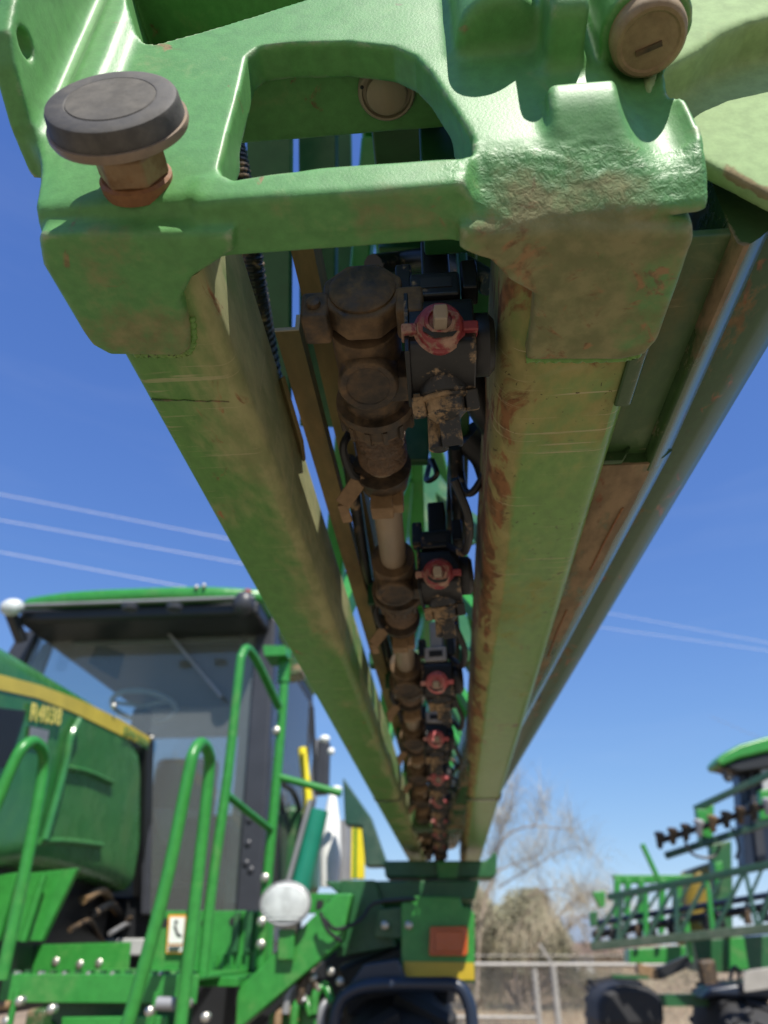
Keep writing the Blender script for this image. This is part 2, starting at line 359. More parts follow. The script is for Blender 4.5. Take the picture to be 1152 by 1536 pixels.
M['tealc'] = worn('dark_teal_boom_paint', (.018, .065, .042), (.16, .16, .12), .2, 4, .4, soft=.4, thin=.4)
M['pink'] = worn('sun_faded_red_plastic', (.50, .11, .12), (.55, .36, .30), .45, 40, .5, soft=.1, thin=.85)
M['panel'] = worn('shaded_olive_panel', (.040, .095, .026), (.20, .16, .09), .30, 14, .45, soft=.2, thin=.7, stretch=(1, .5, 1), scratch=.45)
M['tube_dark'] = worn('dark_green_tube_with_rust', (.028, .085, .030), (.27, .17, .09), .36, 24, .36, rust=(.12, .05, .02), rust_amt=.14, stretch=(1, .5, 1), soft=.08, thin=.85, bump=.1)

# ------------------------------------------------------------------ setting: ground and far hills
g = MB(); n_ = 24
for i in range(n_ + 1):
    for j in range(n_ + 1): g.v.append((-600 + 50 * i, -400 + 50 * j, -H))
g.f = [(i * (n_ + 1) + j, (i + 1) * (n_ + 1) + j, (i + 1) * (n_ + 1) + j + 1, i * (n_ + 1) + j + 1) for i in range(n_) for j in range(n_)]
tag(build('ground', g, M['ground'], smooth=False, fix=False), 'dry tan dirt under the machines', kind='structure')
yd = MB()  # unseen dark sheet, added to cut ground bounce onto the undersides
for i in range(21):
    for j in range(16): yd.v.append((-20 + 2 * i, -18 + 2 * j - .6 * math.sin(i * .9) * (j == 15), -H + .004))
yd.f = [(i * 16 + j, (i + 1) * 16 + j, (i + 1) * 16 + j + 1, i * 16 + j + 1) for i in range(20) for j in range(15)]
tag(build('dim_bounce_sheet', yd, M['dim_bounce_sheet'], smooth=False, fix=False), 'unseen dark sheet over the dirt, added to dim the light bounced upward', kind='structure')
hl = MB(); rr = random.Random(3); hp = []
for i in range(90): a = R(-70 + i * 1.6); hp.append((7000 * math.sin(a), 7000 * math.cos(a), 110 + 70 * math.sin(i * .35 + 4.2) + 50 * math.sin(i * .9 + 1) + rr.uniform(-14, 14)))
for i, (x, y, z) in enumerate(hp):
    hl.v += [(x * .9, y * .9, -H - 5), (x, y, -H + max(z, 20)), (x * 1.2, y * 1.2, -H - 5)]
    if i: k = 3 * i; hl.f += [(k - 3, k, k + 1, k - 2), (k - 2, k + 1, k + 2, k - 1)]
tag(build('hills', hl, M['hill'], smooth=False), 'bare hills on the horizon, tinted blue for haze', kind='structure')

# ------------------------------------------------------------------ near boom: the cast end frame
boom = thing('boom_section', (-.04, .30, .34), 'long green sprayer boom overhead with a round rubber bumper and red-capped nozzles between its beams', 'sprayer boom', 'folded boom sections')
def P2(px, py, y=.24): q = Ry(px, py, y); return (q[0], q[2])
WIN = [P2(*q) for q in ((328, 250), (334, 262), (350, 271), (400, 263), (480, 251), (600, 244), (698, 236), (708, 226), (707, 205), (700, 192), (645, 108), (622, 84), (590, 70), (520, 62), (430, 64), (388, 70), (370, 84), (362, 120))]
POCK = [P2(*q) for q in ((190, -38), (196, 20), (205, 52), (216, 64), (232, 66), (300, 49), (465, -2), (500, -38))]
OUT = [(-.222, .358), (-.226, .385), (-.231, .405), (-.240, .43), (-.25, .47), (-.26, .56), (-.27, .72), (.165, .72), (.16, .60), (.153, .47), (.150, .435), (.156, .405), (.158, .372), (.157, .345), (.05, .342), (.03, .352), (-.03, .350), (-.115, .356)]
def XY(pxs, z): return [tuple(Rz(px, py, z)[:2]) for px, py in pxs]
LF = XY([(58, 352), (56, 365), (62, 400), (122, 500), (136, 520), (165, 536), (272, 537), (284, 528), (284, 500), (272, 450), (288, 420), (328, 394), (350, 380), (350, 352)], .341)
RF = XY([(690, 345), (690, 378), (735, 394), (765, 425), (803, 445), (798, 500), (790, 543), (930, 543), (968, 535), (988, 512), (1042, 365), (1042, 345)], .338)
FLG = [(.262, .425), (.262, .72), (.165, .72), (.183, .50), (.192, .462), (.205, .448), (.232, .432)]
PIN = tuple(Rz(975, 62, .452)[:2])
def cast(X, Y, Z):
    d = extr(sd_poly(X, Z, OUT), Y, .252, .012, .0035)
    fl = extr(sd_poly(Y, Z, FLG), X, -.246, .007, .003)
    d = smin(d, fl, .014)
    d = smin(d, sd_box(X, Y, Z, -.226, -.203, .231, .255, .455, .74, .008), .012)           # rib beside the flange
    d = smin(d, sd_box(X, Y, Z, -.13, .05, .240, .277, .352, .377, .004), .005)             # lower bar
    d = np.minimum(d, sd_box(X, Y, Z, -.262, .02, .25, .322, .545, .72, .004))               # block behind the pocket
    d = np.minimum(d, sd_box(X, Y, Z, -.15, .12, .25, .315, .532, .56, .004))               # rear shelf
    d = smin(d, extr(sd_poly(X, Y, LF), Z, .385, .044, .005), .007)
    d = smin(d, extr(sd_poly(X, Y, RF), Z, .385, .047, .005), .008)
    lug = extr(np.sqrt((X - PIN[0]) ** 2 + (Y - PIN[1]) ** 2) - .0265, Z, .489, .028, .004)
    lug = smin(lug, sd_box(X, Y, Z, .074, .154, .2285, .262, .379, .424, .005), .008)
    d = smin(d, lug, .008)
    d = smax(d, -np.maximum(np.sqrt((X - PIN[0]) ** 2 + (Y - PIN[1]) ** 2) - .0245, Z - .463), .003)
    d = smin(d, sd_box(X, Y, Z,  .078, .101, .196, .255, .455, .74, .006), .012)             # rib over the lug
    d = smin(d, extr(np.sqrt((X - .052) ** 2 + (Y - .232) ** 2) - .026, Z, .60, .118, .008), .010)
    wd = np.minimum(extr(sd_poly(X, Z, WIN), Y, .25, .06), 1)
    wd = np.where(Y > .2665, 1, wd) if False else wd
    hold = np.minimum(sd_box(X, Y, Z, -.13, .05, .2645, .40, .20, .3765, .003), np.where(Z > .52, -1, 1) * np.where(Y > .264, 1, -1))
    d = smax(d, -np.maximum(wd, -np.where((Y > .2645), 1.0, -1.0) * .02 - .0), .004) if False else smax(d, -smax(wd, Y - .279, .002), .003)
    d = np.maximum(d, -extr(sd_poly(X, Z, POCK), Y, .20, .110, .004))
    d = smax(d, -(np.sqrt((Y - .205) ** 2 + (Z - .474) ** 2) - .0085) - np.where(X < -.2, 0, 1), .002)
    gr = np.sqrt((Y - .234) ** 2 + (Z - .352) ** 2) - .0085
    d = smax(d, -(gr + np.where(X < -.135, 0, (X + .135) * .6)), .008)                       # undercut above the left lip
    bev = (-(Y - .242) * .90 - (Z - .381) * .436)
    d = smax(d, bev - .06 * (1 - sstep(.000, .035, X)), .005)                                # right corner leans back
    rough = sstep(.005, .03, X) * sstep(.40, .383, Z) * sstep(.30, .275, Y)
    d = d + rough * (.0008 * vnoise(X + 5, Y + 5, Z + 5, 70, 1) + .0008 * vnoise(X * .8 + 5, Y + 5, Z * 1.3 + 5, 190, 2))
    d = d + .0007 * vnoise(X + 5, Y + 5, Z + 5, 45, 4) * sstep(.002, .0, np.abs(d))
    return d
cm = nets(cast, (-.29, .15, .325), (.205, .375, .735), .0021)
V = np.array(cm.v)
cm.a = .34 * sstep(.0, .05, V[:, 0]) * sstep(.350, .341, V[:, 2]) + .42 * sstep(.02, .06, V[:, 0]) * sstep(.14, .10, V[:, 0]) * sstep(.376, .355, V[:, 2]) + .25 * sstep(.355, .365, V[:, 1]) * sstep(.36, .34, V[:, 2]) * (V[:, 0] > .05) + .15 * sstep(.30, .33, V[:, 1]) * sstep(.43, .40, V[:, 2]) + .35 * sstep(.045, .0, np.hypot(V[:, 0] - PIN[0], V[:, 1] - PIN[1] - .01)) * sstep(.475, .462, V[:, 2]) * sstep(.445, .455, V[:, 2]) + .24 * sstep(.358, .346, V[:, 2]) * (V[:, 0] < .04) - .1
cm.wr = sstep(.004, .03, V[:, 0]) * sstep(.388, .376, V[:, 2]) * sstep(.336, .346, V[:, 2]) * sstep(.272, .262, V[:, 1])
build('end_casting', cm, M['cast'], boom, ang=180, fix=True)
for ed_ in ([Rz(x, y, .343) for x, y in ((199, 540), (225, 540), (262, 540), (281, 534), (286, 512), (283, 485))], [Rz(x, y, .341) for x, y in ((792, 548), (830, 548), (880, 548), (935, 547), (962, 541))]):
    rr = random.Random(8); cp = [Vector(q) + Vector((rr.uniform(-.0007, .0007), .0015 + rr.uniform(-.0005, .0005), .0078)) for q in catmull(ed_, 14)]
    build('weld_bead', MB().tube(cp, [.0030 + .0004 * math.sin(k * 1.3) + rr.uniform(-.0003, .0003) for k in range(len(cp))], 10), M['tube_rusty'], boom, ang=180)
# pivot pin in the lug and the ringed pin behind the window
p = MB().lathe((PIN[0], PIN[1], .522), (0, 0, -1), [(0, .0218), (.066, .0218), (.070, .0208), (.0715, .0190), (.0715, .0170), (.0704, .0158), (.0704, .001)], 48)
pin = build('pivot_pin', p, M['bronze'], boom)
build('grease_slot', MB().bar((PIN[0] - .007, PIN[1] + .006, .4513), (PIN[0] + .007, PIN[1] + .001, .4513), .003, .002), M['pipe'], pin)
p = MB().lathe((-.022, .282, .56), (0, 0, -1), [(0, .021), (.032, .021), (.034, .0195), (.034, .018), (.031, .0175), (.031, .015), (.036, .0145), (.037, .013), (.037, .001)], 40)
pn2 = build('pivot_pin', p, M['steel'], boom)
p = MB()
for a in (200, 235, 270): p.ball((-.022 + .0185 * math.cos(R(a)), .282 + .0185 * math.sin(R(a)), .5255), .0014, .0014, .0012, 8, 5)
build('snap_ring', p, M['blk'], pn2)

# rubber bumper on its stud
BC = Vector(Ry(165, 147, .194)); BB = Vector(Ry(206, 272, .2395)); bd = (BC - BB).normalized()
p = MB().lathe(BC, -bd, [(-.0004, .001), (-.0002, .018), (.0000, .0235), (.0006, .0240), (.0002, .0245), (.0004, .0325), (.0012, .0345), (.0030, .0354), (.0125, .0364), (.0130, .001)], 64)
v = np.array(p.v); rad = np.linalg.norm(np.cross(v - np.array(BC), np.array(bd)), axis=1); p.a = .42 * (rad < .0240) - .05
bump = build('bumper', p, M['rubber'], boom)
p = MB().lathe(BC - bd * .0125, -bd, [(-.001, .0366), (-.001, .0378), (.0015, .0380), (.004, .0370), (.0062, .030), (.0068, .001)], 64)
build('cup_washer', p, M['padrim'], bump)
L_ = (BC - BB).length
build('stud', MB().lathe(BC - bd * .012, -bd, [(0, .0105), (.05, .0105)], 24), M['nut'], bump)
nb = MB(); o = BB + bd * .004
ax = bd.orthogonal().normalized(); bx = bd.cross(ax)
hexa = [o + (ax * math.cos(R(60 * k + 18)) + bx * math.sin(R(60 * k + 18))) * .0205 for k in range(6)]
nb.prism(hexa, bd * .0165); build('hex_nut', nb, M['nut'], bump, bevel=.0022)
build('lock_washer', MB().lathe(BB - bd * .004, bd, [(0, .0205), (.007, .0208), (.0085, .019), (.0085, .001)], 40), M['washer'], bump)

# ------------------------------------------------------------------ near boom: beams
def rprof(x0, x1, z0, z1, rad):
    """closed section with its own radius at each corner: (x0,z0) (x1,z0) (x1,z1) (x0,z1)"""
    out = []
    for (cx, cz, a0, r) in ((x0 + rad[0], z0 + rad[0], 180, rad[0]), (x1 - rad[1], z0 + rad[1], 270, rad[1]), (x1 - rad[2], z1 - rad[2], 0, rad[2]), (x0 + rad[3], z1 - rad[3], 90, rad[3])):
        for k in range(7): a = R(a0 + 15 * k); out.append((cx + r * math.cos(a), cz + r * math.sin(a)))
    return out
def extrude_y(prof, ys, skew=0.0, drop=0.0):
    m = MB(); n = len(prof)
    for y in ys:
        m.v += [(x + skew * (y - ys[0]), y, z + drop * (y - ys[0])) for x, z in prof]
    m.f = [(i * n + k, i * n + (k + 1) % n, (i + 1) * n + (k + 1) % n, (i + 1) * n + k) for i in range(len(ys) - 1) for k in range(n)]
    m.f += [tuple(range(n)), tuple(range((len(ys) - 1) * n, len(ys) * n))]; return m
yy = [.288 + .02 * i for i in range(39)] + [1.1 + .15 * i for i in range(23)]
t = extrude_y(rprof(-.213, -.137, .350, .452, (.007, .012, .010, .008)), yy); v = np.array(t.v)
t.a = sstep(-.160, -.140, v[:, 0]) * (.35 + .45 * sstep(1.1, .8, v[:, 1])) - .12 + .25 * sstep(1.5, 3.0, v[:, 1])  # inner-face dust; its rise near the casting also paints in a sunlit strip
lt = build('lower_beam', t, M['tube'], boom, ang=60)
tag(lt, 'left beam, dusty green with a rusty crack across its underside')
ck = MB(); rr = random.Random(5); q0 = Rz(226, 599, .3496); q1 = Rz(344, 603, .3496); N_ = 14
cp = [(q0[0] + (q1[0] - q0[0]) * k / N_, q0[1] + (q1[1] - q0[1]) * k / N_ + rr.uniform(-.0006, .0006), .3497) for k in range(N_ + 1)]
build('cracked_weld', MB().tube(cp, [.0011 if 0 < k < 4 else .0005 for k in range(N_ + 1)], 6), M['tube_brown'], lt)
t = extrude_y(rprof(.050, .150, .350, .452, (.026, .016, .010, .010)), yy); v = np.array(t.v)
t.a = 1.5 * sstep(.078, .056, v[:, 0]) * sstep(.30, .6, v[:, 1]) + .45 * sstep(.56, .44, v[:, 1]) + -1.1 * sstep(.138, .141, v[:, 0])
rt = build('lower_beam', t, M['tube_rusty'], boom, ang=60)
tag(rt, 'right beam, scraped green with rust along its inner edge')
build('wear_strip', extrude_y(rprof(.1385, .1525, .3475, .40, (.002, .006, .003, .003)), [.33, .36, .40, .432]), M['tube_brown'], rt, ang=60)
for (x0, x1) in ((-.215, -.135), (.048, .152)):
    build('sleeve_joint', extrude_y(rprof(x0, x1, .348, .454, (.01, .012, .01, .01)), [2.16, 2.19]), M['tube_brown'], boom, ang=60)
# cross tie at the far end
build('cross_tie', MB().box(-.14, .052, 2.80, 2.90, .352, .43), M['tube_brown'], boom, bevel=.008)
build('cross_tie', MB().box(-.14, .052, 1.30, 1.33, .452, .48), M['dkgreen'], boom, bevel=.004)
# upper chord and lattice
build('upper_chord', MB().bar((-.05, .30, 1.06), (-.05, 3.75, 1.06), .07, .07), M['green'], boom, bevel=.008)
zz = [.62 + .46 * i for i in range(8)]
for i, y in enumerate(zz[:-1]):
    for (x, sgn) in ((-.17, -1), (.10, 1)):
        a = (x, y if (i + (sgn > 0)) % 2 else y + .40, .455); b = (-.05 + .02 * sgn, y + .40 if (i + (sgn > 0)) % 2 else y, 1.03)
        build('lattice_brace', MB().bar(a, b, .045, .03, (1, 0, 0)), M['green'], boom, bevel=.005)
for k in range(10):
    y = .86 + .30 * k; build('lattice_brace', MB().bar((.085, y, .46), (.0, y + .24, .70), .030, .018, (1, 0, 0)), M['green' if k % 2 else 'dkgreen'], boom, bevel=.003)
# plates and braces seen behind the cast frame
build('brace_plate', MB().bar(Ry(405, 600, .74), Ry(405, 30, .42), .060, .012, (0, -1, .3)), M['dkgreen'], boom, bevel=.002)  # darker green on these lit braces puts shade into their colour
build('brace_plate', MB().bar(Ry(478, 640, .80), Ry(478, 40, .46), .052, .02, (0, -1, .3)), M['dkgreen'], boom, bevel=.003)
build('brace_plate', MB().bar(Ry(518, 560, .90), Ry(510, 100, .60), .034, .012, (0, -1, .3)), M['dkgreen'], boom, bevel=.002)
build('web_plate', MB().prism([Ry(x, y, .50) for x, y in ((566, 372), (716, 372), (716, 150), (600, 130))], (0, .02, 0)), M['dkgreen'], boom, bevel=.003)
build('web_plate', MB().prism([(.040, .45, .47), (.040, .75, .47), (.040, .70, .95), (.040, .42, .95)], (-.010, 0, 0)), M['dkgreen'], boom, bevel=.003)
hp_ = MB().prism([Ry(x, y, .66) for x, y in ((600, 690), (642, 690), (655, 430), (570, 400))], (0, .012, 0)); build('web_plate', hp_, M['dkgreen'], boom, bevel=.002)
for yq in (.98, 1.45):
    pl = MB(); a = Vector((-.02, yq, .50)); b = Vector((.085, yq - .14, .47)); c_ = Vector((.085, yq + .13, .62)); d_ = Vector((-.02, yq + .10, .78))
    pl.prism([a, b, c_, d_], (.004, .012, .006)); build('gusset_plate', pl, M['dkgreen'], boom, bevel=.002)

build('web_plate', MB().box(.0, .065, .325, .35, .43, .56), M['dkgreen'], boom, bevel=.003)
build('shade_plate', MB().box(-.045, .14, .34, .66, .66, .672), M['dkgreen'], boom, bevel=.003)  # added to shade the parts below; the real structure above is unknown
# angle rail left of the nozzles
def lsec(x0, x1, z0, z1, th): return [(x0, z0), (x1, z0), (x1, z1), (x1 - th, z1), (x1 - th, z0 + th), (x0, z0 + th)]
r1 = extrude_y(lsec(-.1275, -.1070, .437, .4545, .0032), [.42] + [.5 + .2 * i for i in range(15)], skew=.004, drop=-.006)
rl = build('angle_rail', r1, M['rail'], boom, smooth=False)
build('rail_end', MB().prism([(x, .4195, z) for x, z in lsec(-.1276, -.1069, .4369, .4546, .0034)], (0, .0012, 0)), M['cream'], rl, smooth=False)  # cream face paints in sunlight on the cut end
r2 = extrude_y(lsec(-.1050, -.087, .468, .505, .004), [.36] + [.5 + .2 * i for i in range(15)], skew=.004, drop=-.008)
build('angle_rail', r2, M['rail'], boom, smooth=False)
build('rail_clip', MB().prism([(-.148, .50, .452), (-.132, .47, .43), (-.131, .56, .425), (-.136, .60, .43), (-.148, .57, .445)], (.003, 0, .004)), M['rail'], boom, bevel=.001)

# corrugated hose on the left
hz = catmull([Ry(340, 190, .40), Ry(352, 240, .42), Ry(368, 330, .46), Ry(382, 430, .52), Ry(398, 520, .60), Ry(420, 640, .72)], 40)
build('corrugated_hose', MB().tube(hz, [.0125 if i % 4 < 2 else .0142 for i in range(len(hz))], 14), M['black'], boom, ang=20)
for i, (pp, r_) in enumerate((([Ry(560, 400, .47), Ry(600, 395, .49), Ry(668, 390, .47), Ry(735, 425, .46)], .012), ([Ry(742, 640, .60), Ry(735, 690, .62), Ry(712, 735, .64), Ry(697, 735, .65), Ry(690, 700, .67)], .0042), ([Ry(648, 690, .70), Ry(655, 712, .70), Ry(640, 720, .72), Ry(646, 690, .74)], .0035), ([Ry(712, 520, .50), Ry(735, 500, .53), Ry(760, 470, .58)], .011), ([Ry(700, 560, .50), Ry(720, 600, .52), Ry(745, 640, .56)], .016))):
    build('hose', MB().tube(catmull(pp, 8), r_, 12), M['black'], boom)
build('hose', MB().tube(catmull([Ry(700, 650, .62), Ry(730, 680, .64), Ry(745, 720, .66)], 6), .02, 12), M['blk'], boom)

# ------------------------------------------------------------------ spray line: pipe, tees, nozzle bodies
def PX(y): return -.046 - .0185 * (y - .36)
PZ = .398
pipe = MB().tube([(PX(y), y, PZ) for y in (.36, .60, 1.2, 2.0, 3.0, 4.3)], .0155, 20)
build('spray_pipe', pipe, M['steel'], boom)
# end cap of the line
e = MB(); oc = [(PX(.35) + .031 * math.cos(R(22.5 + 45 * k)), .352, PZ + .004 + .031 * math.sin(R(22.5 + 45 * k))) for k in range(8)]
e.prism(oc, (0, .022, 0)); ec = build('line_end_cap', e, M['pipe'], boom, bevel=.003)
build('cap_face', MB().lathe((PX(.35), .353, PZ + .004), (0, -1, 0), [(0, .024), (.003, .024), (.005, .021), (.005, .001)], 32), M['pipe'], ec)
for sx in (-1, 1): build('cap_ear', MB().box(PX(.35) + sx * .034 - .010, PX(.35) + sx * .034 + .010, .350, .378, PZ - .022, PZ + .004), M['pipe'], ec, bevel=.003)
for sx in (-1,): build('ear_bolt', MB().lathe((PX(.35) + sx * .034, .350, PZ - .010), (0, -1, 0), [(0, .005), (.004, .005), (.005, .003)], 12), M['pipe'], ec)
def make_tee(x, y, first):
    tb = MB().tube([(x, y - .035, PZ), (x, y + .050, PZ)], [.0265, .0265], 32)
    tb.lathe((x, y + .005, PZ), (0, -.25, -1), [(0, .0235), (.034, .0235), (.037, .0215), (.037, .017), (.0355, .016), (.0355, .001)], 32)
    tb.box(x + .010, x + .044, y - .006, y + .022, PZ - .030, PZ - .002)
    tee = build('pipe_tee', tb, M['pipe'], boom, bevel=.0015)
    nt = MB().lathe((x, y + .048, PZ), (0, 1, 0), [(0, .0265), (.001, .0335), (.008, .0345), (.010, .0325), (.024, .0315), (.026, .028)], 40)
    for k in range(14):
        a = 2 * math.pi * k / 14; c = Vector((x + .0325 * math.cos(a), y + .066, PZ + .0325 * math.sin(a)))
        nt.bar(c - Vector((0, .008, 0)), c + Vector((0, .008, 0)), .004, .004, (math.cos(a), 0, math.sin(a)))
    build('coupling_nut', nt, M['pipe'], tee)
    th = MB(); prof = [(0, .0275), (.006, .0275), (.008, .021)]
    for k in range(9): prof += [(.010 + .006 * k, .0212), (.013 + .006 * k, .0238 if k != 4 else .0222), (.0145 + .006 * k, .0212)]
    prof += [(.068, .019)]
    th.lathe((x - .001, y + .074, PZ), (0, 1, 0), prof, 28); build('threaded_pipe', th, M['thread'], tee)
    cl = MB().lathe((x - .003, y + .150, PZ), (0, 1, 0), [(0, .019), (.001, .0285), (.004, .0285), (.018, .0255), (.030, .0235), (.031, .017)], 28)
    build('hose_clamp', cl, M['pipe'], tee)
    cb = MB().box(x - .016, x + .006, y + .168, y + .188, PZ - .040, PZ - .02); cb.box(x + .004, x + .016, y + .170, y + .184, PZ - .036, PZ - .015)
    build('clamp_block', cb, M['tan'], tee, bevel=.002)
    lv = MB().bar((x - .022, y + .150, PZ - .012), (x - .044, y + .172, PZ - .030), .016, .004, (0, 1, 1)); lv.bar((x - .044, y + .172, PZ - .030), (x - .042, y + .198, PZ - .034), .010, .004, (0, 1, 1))
    build('clamp_lever', lv, M['tan'], tee, bevel=.001)
    bk = MB().tube(catmull([(x - .028, y + .108, PZ + .012), (x - .036, y + .112, PZ - .006), (x - .032, y + .140, PZ - .014), (x - .026, y + .152, PZ - .012)], 5), .004, 8)
    build('wire_strap', bk, M['blk'], tee)
    return tee
def make_nozzle(x, y, z):
    """turret nozzle body: x, y, z is the middle of the front cap's face"""
    B = Vector((x + .004, y + .040, z + .014))
    body = MB()
    pr = rprof(B.y - .026, B.y + .024, B.z - .027, B.z + .026, (.010, .010, .016, .010))
    body.prism([(B.x - .026, a, b) for a, b in pr], (.046, 0, 0))
    nz = build('nozzle_body', body, M['black'], boom, bevel=.0015)
    build('side_plate', MB().prism([(B.x - .0285, B.y - .028, B.z - .029), (B.x - .0285, B.y + .030, B.z - .029), (B.x - .0285, B.y + .026, B.z + .028), (B.x - .0285, B.y - .028, B.z + .028)], (.0035, 0, 0)), M['black'], nz, bevel=.001)
    build('diaphragm_cap', MB().lathe((B.x + .018, B.y, B.z), (1, 0, 0), [(0, .021), (.003, .0225), (.012, .0225), (.016, .018), (.017, .001)], 36), M['blk'], nz)
    ad = Vector((.03, -.95, -.30)).normalized(); C0 = Vector((x, y, z)) - ad * .020
    cap = MB().lathe(C0, ad, [(-.012, .016), (0, .0165), (.004, .0178), (.0075, .0178), (.0085, .0158), (.016, .0150), (.018, .0135), (.0185, .0105), (.0205, .0100), (.021, .008), (.019, .0072), (.019, .001)], 40)
    rc = build('nozzle_cap', cap, M['red'], nz); tag(rc, 'red cap')
    u = ad.orthogonal().normalized(); u = Vector((1, 0, 0)) - ad * ad.x; u.normalize(); vv = ad.cross(u)
    for s in (-1, 1):
        c = C0 + ad * .004 + u * (.0205 * s) + vv * 0
        build('cap_ear', MB().bar(c - ad * .008, c + ad * .008, .011, .0075, vv), M['red'], nz, bevel=.0015)
    build('cap_slot', MB().prism([C0 + ad * .0195 + u * a + vv * b for a, b in ((-.0115, -.004), (-.0115, -.0075), (-.004, -.0128), (.008, -.0118), (.011, -.0085), (.003, -.0095), (-.006, -.0085))], ad * .0012), M['ink'], nz, smooth=False)
    # grey spray tip standing out of the cap
    tip = MB(); k = [C0 + ad * .017 + u * a - vv * .002 + vv * b for a, b in ((-.0042, -.0055), (.0042, -.0055), (.0048, .0), (.0042, .0055), (-.0042, .0055), (-.0048, 0))]
    tip.prism(k, ad * .018); build('spray_tip', tip, M['steel'], nz, bevel=.0012)
    # lower outlet: black shoulder, dusty collar, hooded tip
    dd = Vector((.10, .50, -.86)).normalized(); D0 = Vector((B.x - .004, B.y + .012, B.z - .016))
    build('outlet_shoulder', MB().lathe(D0, dd, [(-.01, .0155), (.004, .0172), (.012, .0172), (.014, .0155), (.014, .001)], 36), M['black'], nz)
    col = MB().lathe(D0 + dd * .013, dd, [(0, .0150), (.002, .0168), (.004, .0168), (.005, .0145), (.013, .0138), (.0135, .0145), (.015, .0145), (.017, .012), (.021, .008), (.021, .001)], 36)
    cl = build('outlet_collar', col, M['blackd'], nz)
    u2 = (Vector((1, 0, 0)) - dd * dd.x).normalized(); v2 = dd.cross(u2)
    for s in (-1, 1):
        c = D0 + dd * .020 + u2 * (.0190 * s); build('collar_ear', MB().bar(c - dd * .007, c + dd * .008, .010, .010, v2), M['blackd'], nz, bevel=.0016)
    o2 = D0 + dd * .030 + u2 * .001
    hd = MB()
    for a, b, w_, h_ in ((-.0062, 0, .0024, .015), (.0062, 0, .0024, .015), (0, .0066, .0148, .0024)):
        c = o2 + u2 * a + v2 * b; hd.bar(c, c + dd * .022, w_, h_, v2)
    build('tip_hood', hd, M['blackd'], nz, bevel=.0007)
    build('spray_tip', MB().lathe(o2, dd, [(0, .005), (.014, .005), (.018, .0038), (.0185, .001)], 16), M['tan'], nz)
    e2 = D0 + Vector((-.004, .030, -.008)); build('drain_tube', MB().lathe(e2, (.0, .35, -1), [(0, .0075), (.030, .0075), (.031, .006), (.031, .001)], 16), M['blackd'], nz)
    # upper fitting with side ears
    f = MB().box(B.x - .024, B.x + .012, B.y - .026, B.y + .004, B.z + .026, B.z + .050)
    f.box(B.x - .015, B.x + .006, B.y - .020, B.y + .004, B.z + .050, B.z + .095)
    build('upper_fitting', f, M['black'], nz, bevel=.0025)
    for s in (-1, 1): build('fitting_ear', MB().box(B.x - .0045 + s * .024 - .006, B.x - .0045 + s * .024 + .006, B.y - .022, B.y - .004, B.z + .036, B.z + .066), M['black'], nz, bevel=.002)
    build('fitting_slot', MB().box(B.x - .016, B.x + .006, B.y - .0268, B.y - .020, B.z + .033, B.z + .043), M['ink'], nz, smooth=False)
    return nz
NX = [.0084, -.0005, -.0105, -.0187, -.0231, -.029, -.036, -.043, -.049, -.055]; NZ0 = (NX[0], .3375, .352)
nz0 = make_nozzle(*NZ0); tee0 = make_tee(PX(.415), .415, True)
for i in range(1, 10):
    d = (NX[i] - NX[0], .381 * i, .004 if i % 2 else -.002)
    c = copy_part(nz0, boom, d)
    rj = random.Random(40 + i); E_ = Matrix.Rotation(rj.uniform(-.16, .16), 3, 'X') @ Matrix.Rotation(rj.uniform(-.12, .12), 3, 'Z')
    P0_ = Vector(NZ0) - Vector((-.04, .30, .34)); c.rotation_euler = E_.to_euler(); c.location = P0_ + Vector(d) - E_ @ P0_
    if i >= 2:
        for ch in c.children:
            if ch.name.startswith('nozzle_cap') or ch.name.startswith('cap_ear'): ch.data = ch.data.copy(); ch.data.materials[0] = M['pink']
    if i in (2, 3):
        for ch in c.children:
            if ch.name.startswith('upper_fitting'): ch.data = ch.data.copy(); ch.data.materials[0] = M['greyp']
    c2 = copy_part(tee0, boom, (PX(.415 + .381 * i) - PX(.415), .381 * i, 0))
# pressure hose loops and clips along the line
for i in range(8):
    y = .60 + .381 * i
    pp = catmull([(.02, y, .40), (.034, y + .04, .375), (.03, y + .10, .37), (.012, y + .14, .40)], 6)
    build('hose_loop', MB().tube(pp, .0045, 8), M['black'], boom)
    build('pipe_bracket', MB().box(PX(y) - .05, PX(y) + .03, y + .31, y + .318, .405, .44), M['dkgreen'], boom, bevel=.001)

rr = random.Random(21)
for x_, z_, r_ in ((.030, .455, .009), (.018, .475, .0065), (-.088, .445, .0075)):
    build('long_hose', MB().tube(catmull([(x_ + rr.uniform(-.008, .008) - .018 * (y - .6), y, z_ + rr.uniform(-.018, .014)) for y in [.62 + .19 * k for k in range(19)]], 4), r_, 10), M['black'], boom)
# ------------------------------------------------------------------ second folded section, behind and right of the first
b2 = thing('boom_section', (.22, .32, .38), 'rust-stained second boom section folded close against the right side of the nearer boom', 'sprayer boom', 'folded boom sections')
PL = [P2(px, py, .275) for px, py in ((960, 120), (985, 150), (1006, 192), (1046, 237), (1152, 290), (1330, 375), (1330, 30), (1200, 60), (1152, 78), (1100, 100), (1050, 126))]
ARM = [P2(px, py, .275) for px, py in ((955, 215), (985, 168), (1030, 142), (1060, 120), (1100, 102), (1152, 90), (1330, 40), (1330, -160), (900, -160), (940, 120))]
def cast2(X, Y, Z):
    d = extr(sd_poly(X, Z, PL), Y, .281, .006, .003)
    d = smin(d, extr(sd_poly(X, Z, ARM), Y, .264, .017, .005), .006)
    return d + .0008 * vnoise(X + 5, Y + 5, Z + 5, 70, 9) * sstep(.003, 0, np.abs(d))
c2m = nets(cast2, (.12, .18, .34), (.37, .33, .66), .003); v = np.array(c2m.v)
